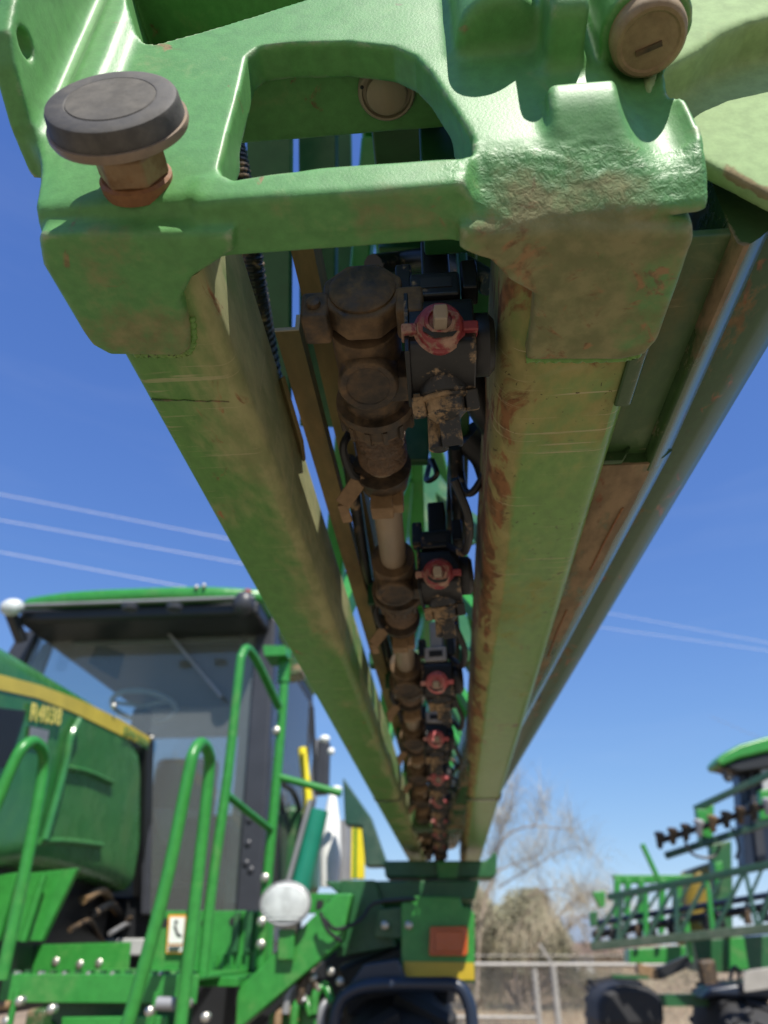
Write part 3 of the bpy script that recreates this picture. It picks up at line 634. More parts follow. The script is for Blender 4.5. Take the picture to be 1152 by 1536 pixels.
c2m.a = .6 * sstep(.016, .0, v[:, 2] - (np.interp(v[:, 0], [P2(1046, 237, .275)[0], P2(1152, 290, .275)[0]], [P2(1046, 237, .275)[1], P2(1152, 290, .275)[1]]))) * sstep(P2(1085, 250, .275)[0] - .004, P2(1085, 250, .275)[0] + .003, v[:, 0]) * (v[:, 1] < .279)
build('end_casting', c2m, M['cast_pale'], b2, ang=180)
ys = [.53 + .02 * i for i in range(30)] + [1.15 + .15 * i for i in range(17)]
SK = -.060
def tube2(x0, x1, ch, chz, z0, z1): return [(x0, z0 + .004), (x0 + .004, z0), (x1 - .006, z0), (x1 - .001, z0 + .0015), (x1 + ch * .5, z0 + chz * .42), (x1 + ch * .93, z0 + chz * .86), (x1 + ch, z0 + chz + .006), (x1 + ch, z1), (x0, z1)]
t = extrude_y(tube2(.125, .1935, .019, .015, .360, .47), ys, SK); v = np.array(t.v); t.a = .5 * sstep(1.2, .5, v[:, 1]) - 1.6 * (v[:, 0] + .060 * (v[:, 1] - .53) > .1925)
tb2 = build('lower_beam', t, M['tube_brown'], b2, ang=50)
ys2 = [.301 + .03 * i for i in range(9)]
er = extrude_y([(.1885, .376), (.1895, .363), (.1925, .3598), (.1960, .3608), (.2045, .367), (.2125, .3745), (.216, .385), (.216, .47), (.1885, .47)], ys2, -.008); v = np.array(er.v); er.a = .1 - 1.6 * (v[:, 0] > .2035)
build('edge_rail', er, M['tube_brown'], b2, ang=50)
build('recess_panel', MB().prism([(.12, .302, .372), (.1905, .302, .372), (.1885, .545, .372), (.12, .545, .372)], (0, 0, .008)), M['panel'], b2, bevel=.002)
build('recess_end', MB().prism([(.125, .524, .361), (.166, .526, .361), (.172, .516, .370), (.172, .530, .395), (.125, .530, .395)], (0, .006, 0)), M['tube_brown'], b2, bevel=.002)
ys3 = [.31 + .03 * i for i in range(25)] + [1.15 + .15 * i for i in range(17)]
t = extrude_y(tube2(.19, .262, .027, .019, .405, .53), ys3, -.052); v = np.array(t.v); t.a = -.15 + .25 * sstep(.24, .22, v[:, 0] + .052 * (v[:, 1] - .31)) - 1.6 * (v[:, 0] + .052 * (v[:, 1] - .31) > .2605)
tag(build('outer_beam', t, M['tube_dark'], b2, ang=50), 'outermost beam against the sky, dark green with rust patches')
for q0, q1 in (((934, 762), (886, 855)), ((850, 915), (822, 985))): build('seam_bead', MB().tube([Rz(*q0, .3595), Rz((q0[0] + q1[0]) / 2 - 1, (q0[1] + q1[1]) / 2, .3592), Rz(*q1, .3595)], .0012, 6), M['washer'], b2)
for y in (1.35, 2.3, 3.1): build('hinge_block', MB().box(.195 - .058 * (y - .3), .245 - .058 * (y - .3), y, y + .06, .39, .44), M['tube_brown'], b2, bevel=.005)

# ------------------------------------------------------------------ left sprayer: cab, bonnet, deck, rails, boom rest
sp = thing('field_sprayer', (-1.75, 4.2, -H), 'green self-propelled sprayer with glazed cab, curved bonnet and tall handrails beneath the near boom', 'sprayer', 'parked field sprayers')
def pb(name, pxs, y, t, mat, parent=None, bevel=.004, **k): return build(name, plate(pxs, y, t), M[mat] if isinstance(mat, str) else mat, parent or sp, bevel=bevel, **k)
def bx(name, a, mat, parent=None, bevel=.006): return build(name, MB().box(*a), M[mat], parent or sp, bevel=bevel)
def tb(name, pts, r, mat, parent=None, n=14): return build(name, MB().tube(pts, r, n), M[mat], parent or sp)
def bolt(px, py, y, r, parent, mat='chrome'):
    c = Vector(Ry(px, py, y)); m = MB().lathe(c, (0, -1, 0), [(-.02, r), (.006, r), (.011, r * .6), (.012, .001)], 12); return build('bolt', m, M[mat], parent)
# cab roof and lining
XL, XR = -2.66, -1.08
def roofshape(X, Y, Z):
    bow = .12 * ((X - (XL + XR) / 2) / .8) ** 2
    d = sd_box(X, Y, Z, XL, XR, 3.86, 5.95, 1.795, 1.895, .045)
    return smax(d, -(Y - 3.84 - bow), .05)
rf = build('roof', nets(roofshape, (-2.8, 3.7, 1.7), (-.95, 6.1, 2.05), .02), M['green'], sp, ang=180)
bx('roof_lining', (XL + .03, XR - .02, 3.92, 5.88, 1.70, 1.80), 'blk', rf, .03)
bx('roof_edge_highlight', (XL + .08, XR - .04, 3.865, 3.90, 1.785, 1.805), 'grey', rf, .008)  # grey bar paints in the highlight along the roof's lower edge
for px in (195, 262): build('roof_socket', MB().lathe(Vector(Rz(px, 910, 1.70)) + Vector((0, 0, .01)), (0, 0, -1), [(0, .05), (.03, .045), (.032, .02), (.033, .001)], 16), M['pillar'], rf)
c = Ry(190, 868, 4.1); bx('roof_hatch', (c[0] - .14, c[0] + .1, 4.0, 4.4, 1.88, 1.93), 'green', rf, .01)
for px, py in ((295, 881), (306, 879)): build('roof_stud', MB().ball(Ry(px, py, 3.87), .015, .015, .015, 10, 6), M['chrome'], rf)
c = Ry(18, 911, 3.85)
wl_ = build('work_lamp', MB().ball(c, .075, .05, .055), M['lens'], sp)
build('lamp_bracket', MB().bar((c[0] - .02, c[1] + .03, c[2] - .02), (c[0] + .03, c[1] + .15, c[2] - .17), .07, .05), M['blk'], wl_, bevel=.01)
c = Ry(366, 905, 3.9)
wl2 = build('work_lamp', MB().ball(c, .07, .06, .08), M['pillar'], sp)
build('beacon', MB().lathe((c[0] + .0, c[1] + .05, c[2] + .05), (0, 0, 1), [(0, .03), (.05, .03), (.06, .02), (.061, .001)], 16), M['amber'], wl2)
# glazing, pillars, cab shell
YG = 4.25
pb('windshield', [(66, 938), (384, 936), (372, 1372), (215, 1372), (215, 1100), (30, 1020)], YG, .006, 'glass', bevel=0, smooth=False)
pb('windshield_header', [(58, 926), (386, 926), (385, 948), (64, 950)], YG - .015, .05, 'pillar')
pb('windshield_header', [(100, 950), (360, 948), (359, 962), (110, 968)], YG + .03, .03, 'inside')
pp_ = pb('cab_pillar', [(384, 925), (414, 925), (389, 1385), (350, 1385)], YG - .03, .12, 'pillar', bevel=.02)
pb('pillar_trim', [(371, 950), (384, 950), (352, 1380), (334, 1380)], YG + .02, .04, 'cream', pp_)
for px, py in ((374, 1230), (372, 1265), (369, 1295), (376, 1305)): bolt(px, py, YG - .03, .018, pp_, 'pillar')
pb('cab_pillar', [(30, 945), (58, 945), (20, 1030), (-20, 1030)], YG - .02, .10, 'pillar', bevel=.02)
pb('cab_pillar', [(64, 962), (76, 966), (60, 1010), (36, 1010)], YG + .03, .06, 'cream', bevel=.02)
pb('windshield_seam', [(216, 1100), (228, 1100), (222, 1372), (210, 1372)], YG - .03, .04, 'pillar', bevel=.01)
bx('cab_rear_wall', (XL + .1, XR - .1, 5.80, 5.86, -.1, .85), 'inside', None, .02); bx('cab_rear_header', (XL + .1, XR - .1, 5.80, 5.86, 1.45, 1.70), 'inside', None, .02); bx('cab_rear_post', (XL + .1, XL + .2, 5.80, 5.86, .85, 1.45), 'pillar', None, .02); bx('cab_rear_post', (XR - .2, XR - .1, 5.80, 5.86, .85, 1.45), 'pillar', None, .02); build('rear_window', MB().box(XL + .2, XR - .2, 5.82, 5.826, .85, 1.45), M['glass'], sp, smooth=False)
bx('cab_rear_wall', (XL + .1, XL + .16, 4.3, 5.8, 0, .9), 'inside', None, .02)
bx('cab_floor', (XL + .1, XR - .1, 4.28, 5.86, -.06, .02), 'inside', None, .01)
dr = build('cab_door', MB().prism([(-1.10, 4.36, .0), (-1.10, 5.75, .0), (-1.10, 5.75, 1.68), (-1.10, 4.36, 1.68)], (.006, 0, 0)), M['glass'], sp, smooth=False)
build('door_frame', MB().bar((-1.095, 5.76, 0), (-1.095, 5.76, 1.7), .03, .04, (0, 1, 0)), M['pillar'], dr, bevel=.006)
build('door_handle', MB().tube(catmull([Rx(424, 1175, -1.05), Rx(441, 1190, -1.04), Rx(452, 1230, -1.03), Rx(455, 1290, -1.04)], 6), .02, 10), M['blk'], dr)
pb('cab_sill', [(212, 1330), (384, 1330), (384, 1385), (212, 1385)], YG + .10, .03, 'pillar')
# inside the cab
sw = MB(); c = Vector(Ry(216, 1060, 4.50)); axw = Vector((0, .22, .97)).normalized(); u = Vector((1, 0, 0)); v = axw.cross(u)
sw.tube([c + (u * math.cos(2 * math.pi * k / 28) + v * math.sin(2 * math.pi * k / 28)) * .205 for k in range(29)], .017, 10, cap=False)
wheel = build('steering_wheel', sw, M['white'], sp)  # white instead of cream: sunlight on the wheel put into the colour
spk = MB()
for a in (200, 340, 90): spk.bar(c, c + (u * math.cos(R(a)) + v * math.sin(R(a))) * .2, .03, .015)
build('wheel_spoke', spk, M['white'], wheel); build('steering_column', MB().bar(c - axw * .02, c - Vector((0, -.05, .75)), .10, .12), M['blk'], wheel, bevel=.02)
st = MB().box(c.x - .24, c.x + .24, 5.05, 5.45, .38, .52); st.box(c.x - .24, c.x + .24, 5.40, 5.55, .5, 1.2)
build('seat', st, M['blk'], sp, bevel=.05)
build('side_console', MB().box(c.x + .35, c.x + .58, 4.55, 5.3, .3, .66), M['pillar'], sp, bevel=.03)
sb = build('sun_blind', MB().prism([Ry(x, y, 4.32) for x, y in ((146, 965), (188, 980), (176, 1020), (132, 995))], (0, .004, 0)), M['navy'], sp, smooth=False)
wp = MB().bar(Ry(232, 925, 4.20), Ry(333, 1046, 4.20), .035, .02); build('wiper', wp, M['grey'], sp, bevel=.004)
build('wiper_motor', MB().box(*sum([[Ry(222, 920, 4.16)[i] - s, Ry(222, 920, 4.16)[i] + s] for i, s in ((0, .05), (1, .05), (2, .03))], [])), M['blk'], sp, bevel=.01)
pb('paper_bag', [(228, 1212), (300, 1215), (296, 1275), (240, 1265)], 4.6, .2, 'cream', bevel=.02)
# bonnet: a curved shell; its right flank faces the lens
XH = -1.70
def XZ(px, py): q = Rx(px, py, XH); return (q[1], q[2])
HP = [XZ(-160, 985), XZ(-60, 987), XZ(0, 1003), (3.35, .945), (3.75, .93), (3.98, .89), (4.06, .80), XZ(216, 1345), XZ(160, 1322), XZ(80, 1306), XZ(40, 1300), XZ(-160, 1330)]
HP[:7] = [(y, z + dz) for (y, z), dz in zip(HP[:7], (.11, .11, .10, .075, .06, .04, .02))]
def bonnet(X, Y, Z):
    d = extr(sd_poly(Y, Z, HP), X, XH - .50, .50, .07)
    return d
hd_ = build('bonnet', nets(bonnet, (XH - 1.1, 1.7, .0), (XH + .06, 4.15, 1.12), .03), M['hood'], sp, ang=180)
def flank(name, pxs, mat, out=.012, th=.02, bev=.004, par=None):
    return build(name, MB().prism([Vector(Rx(x, y, XH)) + Vector((out, 0, 0)) for x, y in pxs], (-th, 0, 0)), M[mat], par or hd_, bevel=bev)
stripe = flank('bonnet_stripe', [(-40, 1005), (0, 1012), (60, 1028), (120, 1050), (180, 1079), (224, 1106), (223, 1123), (175, 1100), (110, 1069), (55, 1047), (0, 1035), (-40, 1028)], 'yellow', .004, .006, 0)
def text(name, s, size, p, xd, yd, mat, parent, ext=.001):
    cu = bpy.data.curves.new(name, 'FONT'); cu.body = s; cu.size = size; cu.extrude = ext; cu.offset = size * .02
    tmp = bpy.data.objects.new(name + '_tmp', cu); COL.objects.link(tmp); dg = bpy.context.evaluated_depsgraph_get(); me = bpy.data.meshes.new_from_object(tmp.evaluated_get(dg)); bpy.data.objects.remove(tmp)
    o = bpy.data.objects.new(name, me); COL.objects.link(o); o.parent = parent; me.materials.clear(); me.materials.append(mat)
    base = Vector((0, 0, 0)); q = parent
    while q is not None: base += q.location; q = q.parent
    xd = Vector(xd).normalized(); yd = Vector(yd); yd = (yd - xd * yd.dot(xd)).normalized(); zd = xd.cross(yd)
    mt = Matrix((xd, yd, zd)).transposed().to_4x4(); mt.translation = Vector(p) + Vector((0, 0, H)) - base
    me.transform(mt); return o
a, b = Vector(Rx(38, 1080, XH)), Vector(Rx(88, 1088, XH)); ln = (b - a).length
text('model_lettering', 'R4038', ln / 2.75, a + Vector((.016, 0, 0)), b - a, (0, 0, 1), M['letter'], hd_)
a, b = Vector(Rx(183, 1096, XH)), Vector(Rx(222, 1120, XH))
for k, wd_ in enumerate(('JOHN', 'DEERE')): text('maker_lettering', wd_, .062, a + (b - a) * (.47 * k) + Vector((.012, 0, -.02)), b - a, (0, 0, 1), M['hood'], hd_)
flank('bonnet_decal', [(42, 1090), (70, 1096), (66, 1118), (40, 1112)], 'grey', .012, .006, 0)
flank('bonnet_mesh', [(-60, 1055), (36, 1066), (8, 1150), (-60, 1160)], 'blk', .012, .03)
build('flank_rib', MB().tube(catmull([Vector(Rx(x, y, XH)) + Vector((.02, 0, 0)) for x, y in ((113, 1080), (100, 1105), (92, 1145), (80, 1190), (60, 1260))], 5), .016, 8), M['hood'], hd_)
build('flank_rib', MB().tube(catmull([Vector(Rx(x, y, XH)) + Vector((.006, 0, 0)) for x, y in ((92, 1150), (130, 1158), (166, 1174))], 5), .014, 8), M['hood'], hd_)
build('flank_rib', MB().tube(catmull([Vector(Rx(x, y, XH)) + Vector((.006, 0, 0)) for x, y in ((56, 1262), (100, 1262), (150, 1268))], 5), .014, 8), M['hood'], hd_)
flank('bonnet_rear_seal', [(217, 1118), (228, 1112), (222, 1345), (211, 1345)], 'blk', .012, .06)
for px, py in ((168, 1059), (225, 1107)): build('bonnet_stud', MB().ball(Vector(Rx(px, py, XH)) + Vector((.01, 0, 0)), .016, .016, .016, 10, 6), M['chrome'], hd_)
# engine bay below the bonnet, front guards
bx('engine_block', (XH - .8, XH - .12, 2.6, 4.2, -.25, .30), 'blk', None, .03); bx('firewall', (XL + .1, XR - .35, 4.32, 4.36, -.3, .22), 'blk', None, .01)
for k, (x, y, r_) in enumerate(((105, 1395, .012), (140, 1370, .018), (165, 1400, .012), (190, 1380, .010), (125, 1350, .02))):
    tb('engine_hose', catmull([Vector(Rx(x, y, XH - .05)), Vector(Rx(x + 30, y - 14, XH - .06)), Vector(Rx(x + 45, y + 10, XH - .12)), Vector(Rx(x + 60, y + 30, XH - .15))], 5), r_, ('pipe', 'black', 'grey', 'pipe', 'tan')[k])
pb('front_guard', [(38, 1310), (116, 1302), (62, 1412), (10, 1412)], 2.95, .03, 'green')
pb('front_guard', [(-30, 1318), (26, 1308), (-4, 1412), (-30, 1412)], 2.9, .03, 'green')
tb('guard_tube', [Ry(66, 1312, 2.9), Ry(34, 1412, 2.9)], .014, 'green')
# deck
YD = 2.75
kp = pb('kick_plate', [(-40, 1420), (196, 1413), (192, 1462), (-40, 1470)], YD + .75, .012, 'green')
for px, py in ((84, 1442), (120, 1446), (149, 1444)): bolt(px, py, YD + .75, .016, kp)
zt = Ry(150, 1464, YD)[2]; x0, x1 = Ry(8, 1464, YD)[0], Ry(300, 1464, YD)[0]
dk = bx('deck', (x0, x1, YD, YD + .78, zt - .012, zt), 'green', None, .003)
fe = bx('deck_edge', (x0, x1, YD - .012, YD, zt - .075, zt + .006), 'green', None, .004)
for i in range(15):
    x = x0 + .03 + (x1 - x0 - .06) * i / 14; build('grip_tooth', MB().box(x - .009, x + .009, YD - .003, YD + .02, zt + .001, zt + .016), M['dkgreen'], dk)
for i in range(7): bolt(25 + i * 36, 1461, YD, .008, dk)
bx('deck_girder', (x0 + .1, x1 - .06, YD + .10, YD + .16, zt - .30, zt - .02), 'dkgreen', None, .006)
for i in range(6):
    x = x0 + .14 + i * .075; build('deck_slot', MB().tube([(x + .024 * math.cos(R(a)), YD + .095, zt - .155 + .02 * math.sin(R(a))) for a in range(10, 171, 20)], .006, 6), M['green'], sp)
pb('step_plate', [(92, 1526), (250, 1524), (250, 1600), (92, 1600)], YD - .05, .02, 'green')
rl_ = [(-8, 1508, 26, 1508), (20, 1536, 30, 1490)]
tb('step_rail', [Ry(-10, 1508, 2.5), Ry(16, 1508, 2.5)], .012, 'tan'); tb('step_rail', [Ry(8, 1560, 2.5), Ry(26, 1486, 2.5)], .010, 'green'); tb('step_rail', [Ry(222, 1560, 2.6), Ry(236, 1488, 2.6)], .010, 'green')
for px, py in ((29, 1502), (10, 1532), (77, 1514), (224, 1517), (281, 1505), (308, 1526)): bolt(px, py, 2.5, .013, sp)
tb('step_pivot', [Ry(236, 1505, 2.52), Ry(262, 1506, 2.52)], .018, 'grey')
build('step_spring', MB().box(*[v for i in range(3) for v in (Ry(58, 1530, 2.6)[i] - .03, Ry(58, 1530, 2.6)[i] + .03)]), M['tube_brown'], sp, bevel=.01)
# label panel under the windshield
lp = pb('cab_base_panel', [(226, 1366), (410, 1366), (408, 1462), (226, 1462)], 3.45, .012, 'green')
pb('warning_label', [(253, 1372), (280, 1372), (276, 1430), (249, 1430)], 3.432, .003, 'orange', lp, 0, smooth=False)
wb = pb('label_field', [(255.5, 1376), (277.5, 1376), (274, 1415), (252.5, 1415)], 3.429, .002, 'white', lp, 0, smooth=False)
pb('label_field', [(252, 1418), (274, 1418), (273.3, 1427), (251.4, 1427)], 3.429, .002, 'white', lp, 0, smooth=False)
tbm = MB()
tbm.bar(Ry(262, 1388, 3.427), Ry(266, 1402, 3.427), .010, .001, (0, 1, 0)); tbm.bar(Ry(266, 1402, 3.427), Ry(272, 1404, 3.427), .010, .001, (0, 1, 0)); tbm.ball(Ry(264, 1383, 3.427), .008, .001, .008, 10, 6)
build('label_symbol', tbm, M['ink'], lp, smooth=False)
for i in range(3):
    q = MB().bar(Ry(253, 1419.8 + 2.8 * i, 3.427), Ry(272 - 2 * i, 1419.8 + 2.8 * i, 3.427), .0035, .001, (0, 1, 0)); build('label_text_line', q, M['ink'], lp, smooth=False)
for px, py in ((247, 1384), (308, 1384), (350, 1382)): build('panel_hole', MB().lathe(Vector(Ry(px, py, 3.449)), (0, -1, 0), [(0, .018), (.002, .018), (.0021, .001)], 14), M['ink'], lp)
for i in range(7): pb('panel_rib', [(322 + 12 * i, 1432), (326 + 12 * i, 1432), (324 + 12 * i, 1458), (320 + 12 * i, 1458)], 3.43, .02, 'green', lp, .002)
for px in (352, 372): pb('panel_rib', [(px, 1368), (px + 9, 1368), (px + 4, 1428), (px - 6, 1428)], 3.42, .03, 'dkgreen', lp, .002)
bx('deck_shelf', (Ry(286, 1462, 3.2)[0], Ry(378, 1462, 3.2)[0], 3.0, 3.45, Ry(330, 1462, 3.2)[2] - .03, Ry(330, 1462, 3.2)[2]), 'green', None, .004)
# handrails (steel tube)
def rail(pts, r=.019, mat='green', n=6): return tb('handrail', catmull([Ry(x, y, d) for x, y, d in pts], n), r, mat)
rail([(-40, 1290, 2.25), (-8, 1212, 2.25), (18, 1150, 2.25), (34, 1122, 2.26), (50, 1113, 2.30), (64, 1126, 2.36), (65, 1152, 2.40), (55, 1215, 2.4), (30, 1340, 2.4), (2, 1470, 2.4)])
rail([(178, 1580, 2.25), (205, 1490, 2.25), (250, 1320, 2.25), (283, 1160, 2.25), (291, 1128, 2.26), (302, 1115, 2.30), (313, 1130, 2.36), (313, 1165, 2.4), (294, 1340, 2.4), (268, 1560, 2.4)])
r3 = rail([(304, 1464, 2.85), (318, 1330, 2.85), (342, 1160, 2.85), (359, 1005, 2.85), (363, 983, 2.86), (371, 973, 2.90), (384, 990, 2.98), (400, 1022, 3.1), (418, 1060, 3.25)])
rail([(428, 985, 3.3), (424, 1060, 3.3), (414, 1180, 3.3), (400, 1330, 3.3), (392, 1450, 3.3)], .022)
rail([(340, 1192, 2.85), (372, 1218, 3.05), (408, 1246, 3.3)], .015)
rail([(420, 1166, 3.3), (466, 1178, 3.3), (512, 1190, 3.3)], .016)
tb('rail_joint', [Ry(425, 1024, 3.3), Ry(428, 975, 3.3)], .030, 'green')
for px, py in ((414, 1096), (397, 1317), (392, 1383), (391, 1417)): bolt(px, py, 3.27, .018, sp)
pb('rail_cap', [(394, 968), (428, 968), (430, 983), (396, 984)], 3.2, .15, 'green')
pb('mirror_arm', [(408, 984), (452, 986), (452, 1008), (430, 1014)], 3.3, .12, 'tube_brown')
# oval headlight on its post
c = Vector(Ry(428, 1355, 3.0))
hl_ = build('headlight', MB().ball(c, .092, .016, .070, 28, 14), M['lens'], sp)
for k in range(-4, 5):
    zz_ = k * .013; hw = .088 * math.sqrt(max(0, 1 - (zz_ / .068) ** 2)); build('lens_rib', MB().tube([(c.x + hw * f, c.y - .0155 * math.sqrt(max(0, 1 - (zz_ / .07) ** 2 - (hw * f / .092) ** 2)) - .001, c.z + zz_) for f in (-.95, -.6, -.3, 0, .3, .6, .95)], .0022, 6), M['lens'], hl_)
build('lamp_rim', MB().tube([c + Vector((.093 * math.cos(2 * math.pi * k / 32), .0, .071 * math.sin(2 * math.pi * k / 32))) for k in range(33)], .006, 8, cap=False), M['grey'], hl_)
build('lamp_shell', MB().ball(c + Vector((0, .035, 0)), .088, .040, .066, 24, 12), M['blk'], hl_)
pb('lamp_post', [(418, 1394), (442, 1394), (440, 1440), (416, 1440)], 3.02, .02, 'green', hl_)
# sloping arm and boom rest
pb('rest_arm', [(355, 1484), (506, 1340), (529, 1340), (514, 1410), (500, 1425), (352, 1550)], 3.05, .09, 'green', bevel=.008)
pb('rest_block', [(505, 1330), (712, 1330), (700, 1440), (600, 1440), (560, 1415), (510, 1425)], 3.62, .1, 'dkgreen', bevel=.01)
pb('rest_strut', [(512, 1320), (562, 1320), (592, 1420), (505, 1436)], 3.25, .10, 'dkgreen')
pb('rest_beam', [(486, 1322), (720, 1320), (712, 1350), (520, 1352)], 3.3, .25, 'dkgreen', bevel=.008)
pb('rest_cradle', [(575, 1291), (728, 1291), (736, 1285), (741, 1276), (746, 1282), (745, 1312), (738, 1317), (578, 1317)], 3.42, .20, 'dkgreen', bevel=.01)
pb('rest_pad', [(654, 1292), (688, 1292), (686, 1318), (658, 1318)], 3.40, .02, 'green')
lpn = pb('lamp_plate', [(602, 1354), (618, 1352), (622, 1344), (690, 1346), (694, 1360), (706, 1362), (712, 1372), (712, 1474), (602, 1472)], 3.12, .014, 'green', bevel=.004)
pb('lamp_plate_skirt', [(568, 1364), (606, 1360), (604, 1408), (560, 1406)], 3.16, .012, 'dkgreen')
am = pb('marker_lamp', [(645, 1390), (700, 1389), (702, 1392), (702, 1430), (698, 1434), (645, 1434), (643, 1431)], 3.08, .04, 'amber', bevel=.01)
pb('marker_lens', [(652, 1396), (694, 1396), (694, 1428), (652, 1428)], 3.072, .01, 'amber', am, .004)
pb('reflector_strip', [(606, 1442), (711, 1444), (712, 1470), (607, 1469)], 3.115, .003, 'mustard', bevel=0, smooth=False)
for px, py in ((613, 1388), (577, 1388), (470, 1467), (496, 1457), (510, 1472), (478, 1442)): bolt(px, py, 3.11, .015, sp)
tb('lamp_cable', catmull([Ry(486, 1378, 3.0), Ry(505, 1394, 3.02), Ry(540, 1380, 3.1), (Ry(560, 1356, 3.15)), Ry(600, 1350, 3.12), Ry(625, 1349, 3.1)], 6), .007, 'blk')
tb('lamp_cable', catmull([Ry(480, 1368, 3.0), Ry(492, 1396, 3.0), Ry(512, 1412, 3.02)], 6), .007, 'blk')
pb('bracket_plate', [(466, 1340), (524, 1340), (518, 1372), (460, 1370)], 3.3, .02, 'green')
for x in (475, 492): pb('bracket_hole', [(x, 1350), (x + 11, 1350), (x + 9, 1364), (x - 2, 1364)], 3.298, .004, 'ink', None, 0)
# wheel and mudguard below the rest
wc = Vector(Ry(605, 1640, 3.5))
def wheel_mb(c, rad, wd, lugs=24):
    m = MB(); prof = [(-wd / 2, rad * .55), (-wd / 2, rad * .88), (-wd * .42, rad * .96), (-wd * .3, rad), (wd * .3, rad), (wd * .42, rad * .96), (wd / 2, rad * .88), (wd / 2, rad * .55)]
    m.lathe(c, (1, 0, 0), prof, 40)
    for k in range(lugs):
        for s in (-1, 1):
            a = 2 * math.pi * (k + .25 * s) / lugs; p0 = c + Vector((0, math.cos(a), math.sin(a))) * (rad + .008); a2 = a + .16
            p1 = c + Vector((s * wd * .48, math.cos(a2) * (rad - .012), math.sin(a2) * (rad - .012)))
            m.bar(p0, p1, .05, .05, (0, math.cos(a), math.sin(a)))
    return m
def tyre(parent, c, rad, wd):
    t_ = build('wheel', wheel_mb(c, rad, wd), M['tyre'], parent)
    build('rim', MB().lathe(c, (1, 0, 0), [(-wd * .35, rad * .56), (-wd * .3, rad * .5), (-.02, rad * .2), (.02, rad * .2), (wd * .3, rad * .5), (wd * .35, rad * .56)], 32), M['lemon'], t_); return t_
tyre(sp, Vector((wc.x, 3.55, -H + .93)), .93, .42)
for px0, px1 in ((508, 712),):
    pts = [(498, 1600), (500, 1545), (506, 1510), (522, 1490), (560, 1478), (650, 1476), (684, 1478), (700, 1496), (708, 1530), (710, 1600)]
    tb('mudguard_hoop', catmull([Ry(x, y, 3.0) for x, y in pts], 5), .022, 'navy')
pb('mudguard', [(520, 1482), (545, 1446), (598, 1438), (612, 1476), (608, 1482)], 3.05, .5, 'navy', bevel=.03)
pb('axle_housing', [(500, 1450), (620, 1405), (600, 1480), (520, 1500)], 3.4, .25, 'blk', bevel=.03)
pb('axle_block', [(375, 1560), (520, 1400), (612, 1405), (612, 1500), (560, 1600), (375, 1600)], 3.78, .3, 'blk', bevel=.02)
pb('chassis_rail', [(270, 1480), (500, 1460), (500, 1600), (270, 1600)], 3.9, .1, 'blk', bevel=.01)
for k, (x, y) in enumerate(((428, 1490), (450, 1475), (470, 1490), (480, 1512), (440, 1510), (415, 1520))):
    tb('valve_hose', catmull([Ry(x, y + 30, 3.1), Ry(x + 4, y, 3.1), Ry(x + 18, y - 10, 3.12), Ry(x + 28, y + 14, 3.1)], 5), .016, ('grey', 'pipe', 'green', 'grey', 'green', 'tan')[k])
pb('valve_block', [(404, 1520), (470, 1506), (480, 1560), (400, 1560)], 3.15, .1, 'green', bevel=.01)
# things seen between cab and boom: lift ram, grab rod, tank neck, yellow guards
tb('ram_rod', [Ry(466, 1200, 3.9), Ry(430, 1330, 3.9)], .014, 'grey'); tb('lift_ram', [Ry(478, 1215, 3.95), Ry(448, 1345, 3.95)], .052, 'teal')
tb('cab_ladder_rail', [Ry(453, 1122, 4.6), Ry(462, 1196, 4.6), Ry(458, 1260, 4.6), Ry(450, 1330, 4.6)], .028, 'lemon'); tb('exhaust_pipe', [Ry(478, 1110, 4.9), Ry(468, 1200, 4.9), Ry(455, 1250, 4.9)], .03, 'grey')
build('tank_neck', MB().lathe(Vector(Ry(494, 1330, 4.2)), (0, 0, 1), [(0, .05), (.16, .06), (.30, .052), (.42, .03), (.48, .012), (.485, .001)], 20), M['white'], sp)
tb('standpipe', [Ry(514, 1330, 4.3), Ry(516, 1232, 4.3)], .045, 'grey')
for x0_, x1_, m_ in ((524, 531, 'lemon'), (535, 547, 'lemon'), (531, 535, 'green')): pb('hose_guard', [(x0_, 1238), (x1_, 1236), (x1_ - 1, 1318), (x0_ - 1, 1318)], 4.4, .05, m_)
pb('mast', [(514, 1165), (556, 1225), (582, 1300), (548, 1300), (542, 1240), (517, 1237)], 3.9, .1, 'tealc', bevel=.01)  # dark teal puts shadow into the mast's colour; the sun reaches it
tb('mirror_stalk', [Ry(468, 1060, 4.4), Ry(474, 1190, 4.4)], .014, 'blk')
pb('mirror', [(476, 1108), (494, 1110), (492, 1190), (470, 1192)], 4.6, .08, 'pillar', bevel=.02)
pb('cab_tank', [(415, 1200), (470, 1215), (470, 1340), (405, 1340)], 5.2, .3, 'dkgreen', bevel=.05)
for i, (x, y) in enumerate(((487, 1108), (497, 1127), (505, 1184))): build('bolt', MB().ball(Ry(x, y, 4.0), .03 if i != 1 else .02, .02, .02, 10, 6), M['white'], sp)

# ------------------------------------------------------------------ right sprayer in the distance
s2 = thing('field_sprayer', (3.6, 9.5, -H), 'distant green sprayer seen at the right with a folded lattice boom above its wheels', 'sprayer', 'parked field sprayers')
def q2(name, pxs, y, t, mat, parent=None, bevel=.01): return build(name, plate(pxs, y, t), M[mat], parent or s2, bevel=bevel)
def t2(name, a, b, y, r, mat, parent=None, y2=None): return build(name, MB().bar(Ry(*a, y), Ry(*b, y2 or y), r * 2, r * 2), M[mat], parent or s2, bevel=.008)
rf2 = q2('roof', [(1074, 1142), (1084, 1130), (1110, 1116), (1152, 1104), (1300, 1095), (1300, 1118), (1152, 1128), (1110, 1138), (1082, 1150)], 9.2, .45, 'green', None, .06)
q2('roof_lining', [(1080, 1150), (1112, 1138), (1152, 1128), (1300, 1118), (1300, 1150), (1152, 1152), (1110, 1158)], 9.25, .35, 'blk', rf2, .03)
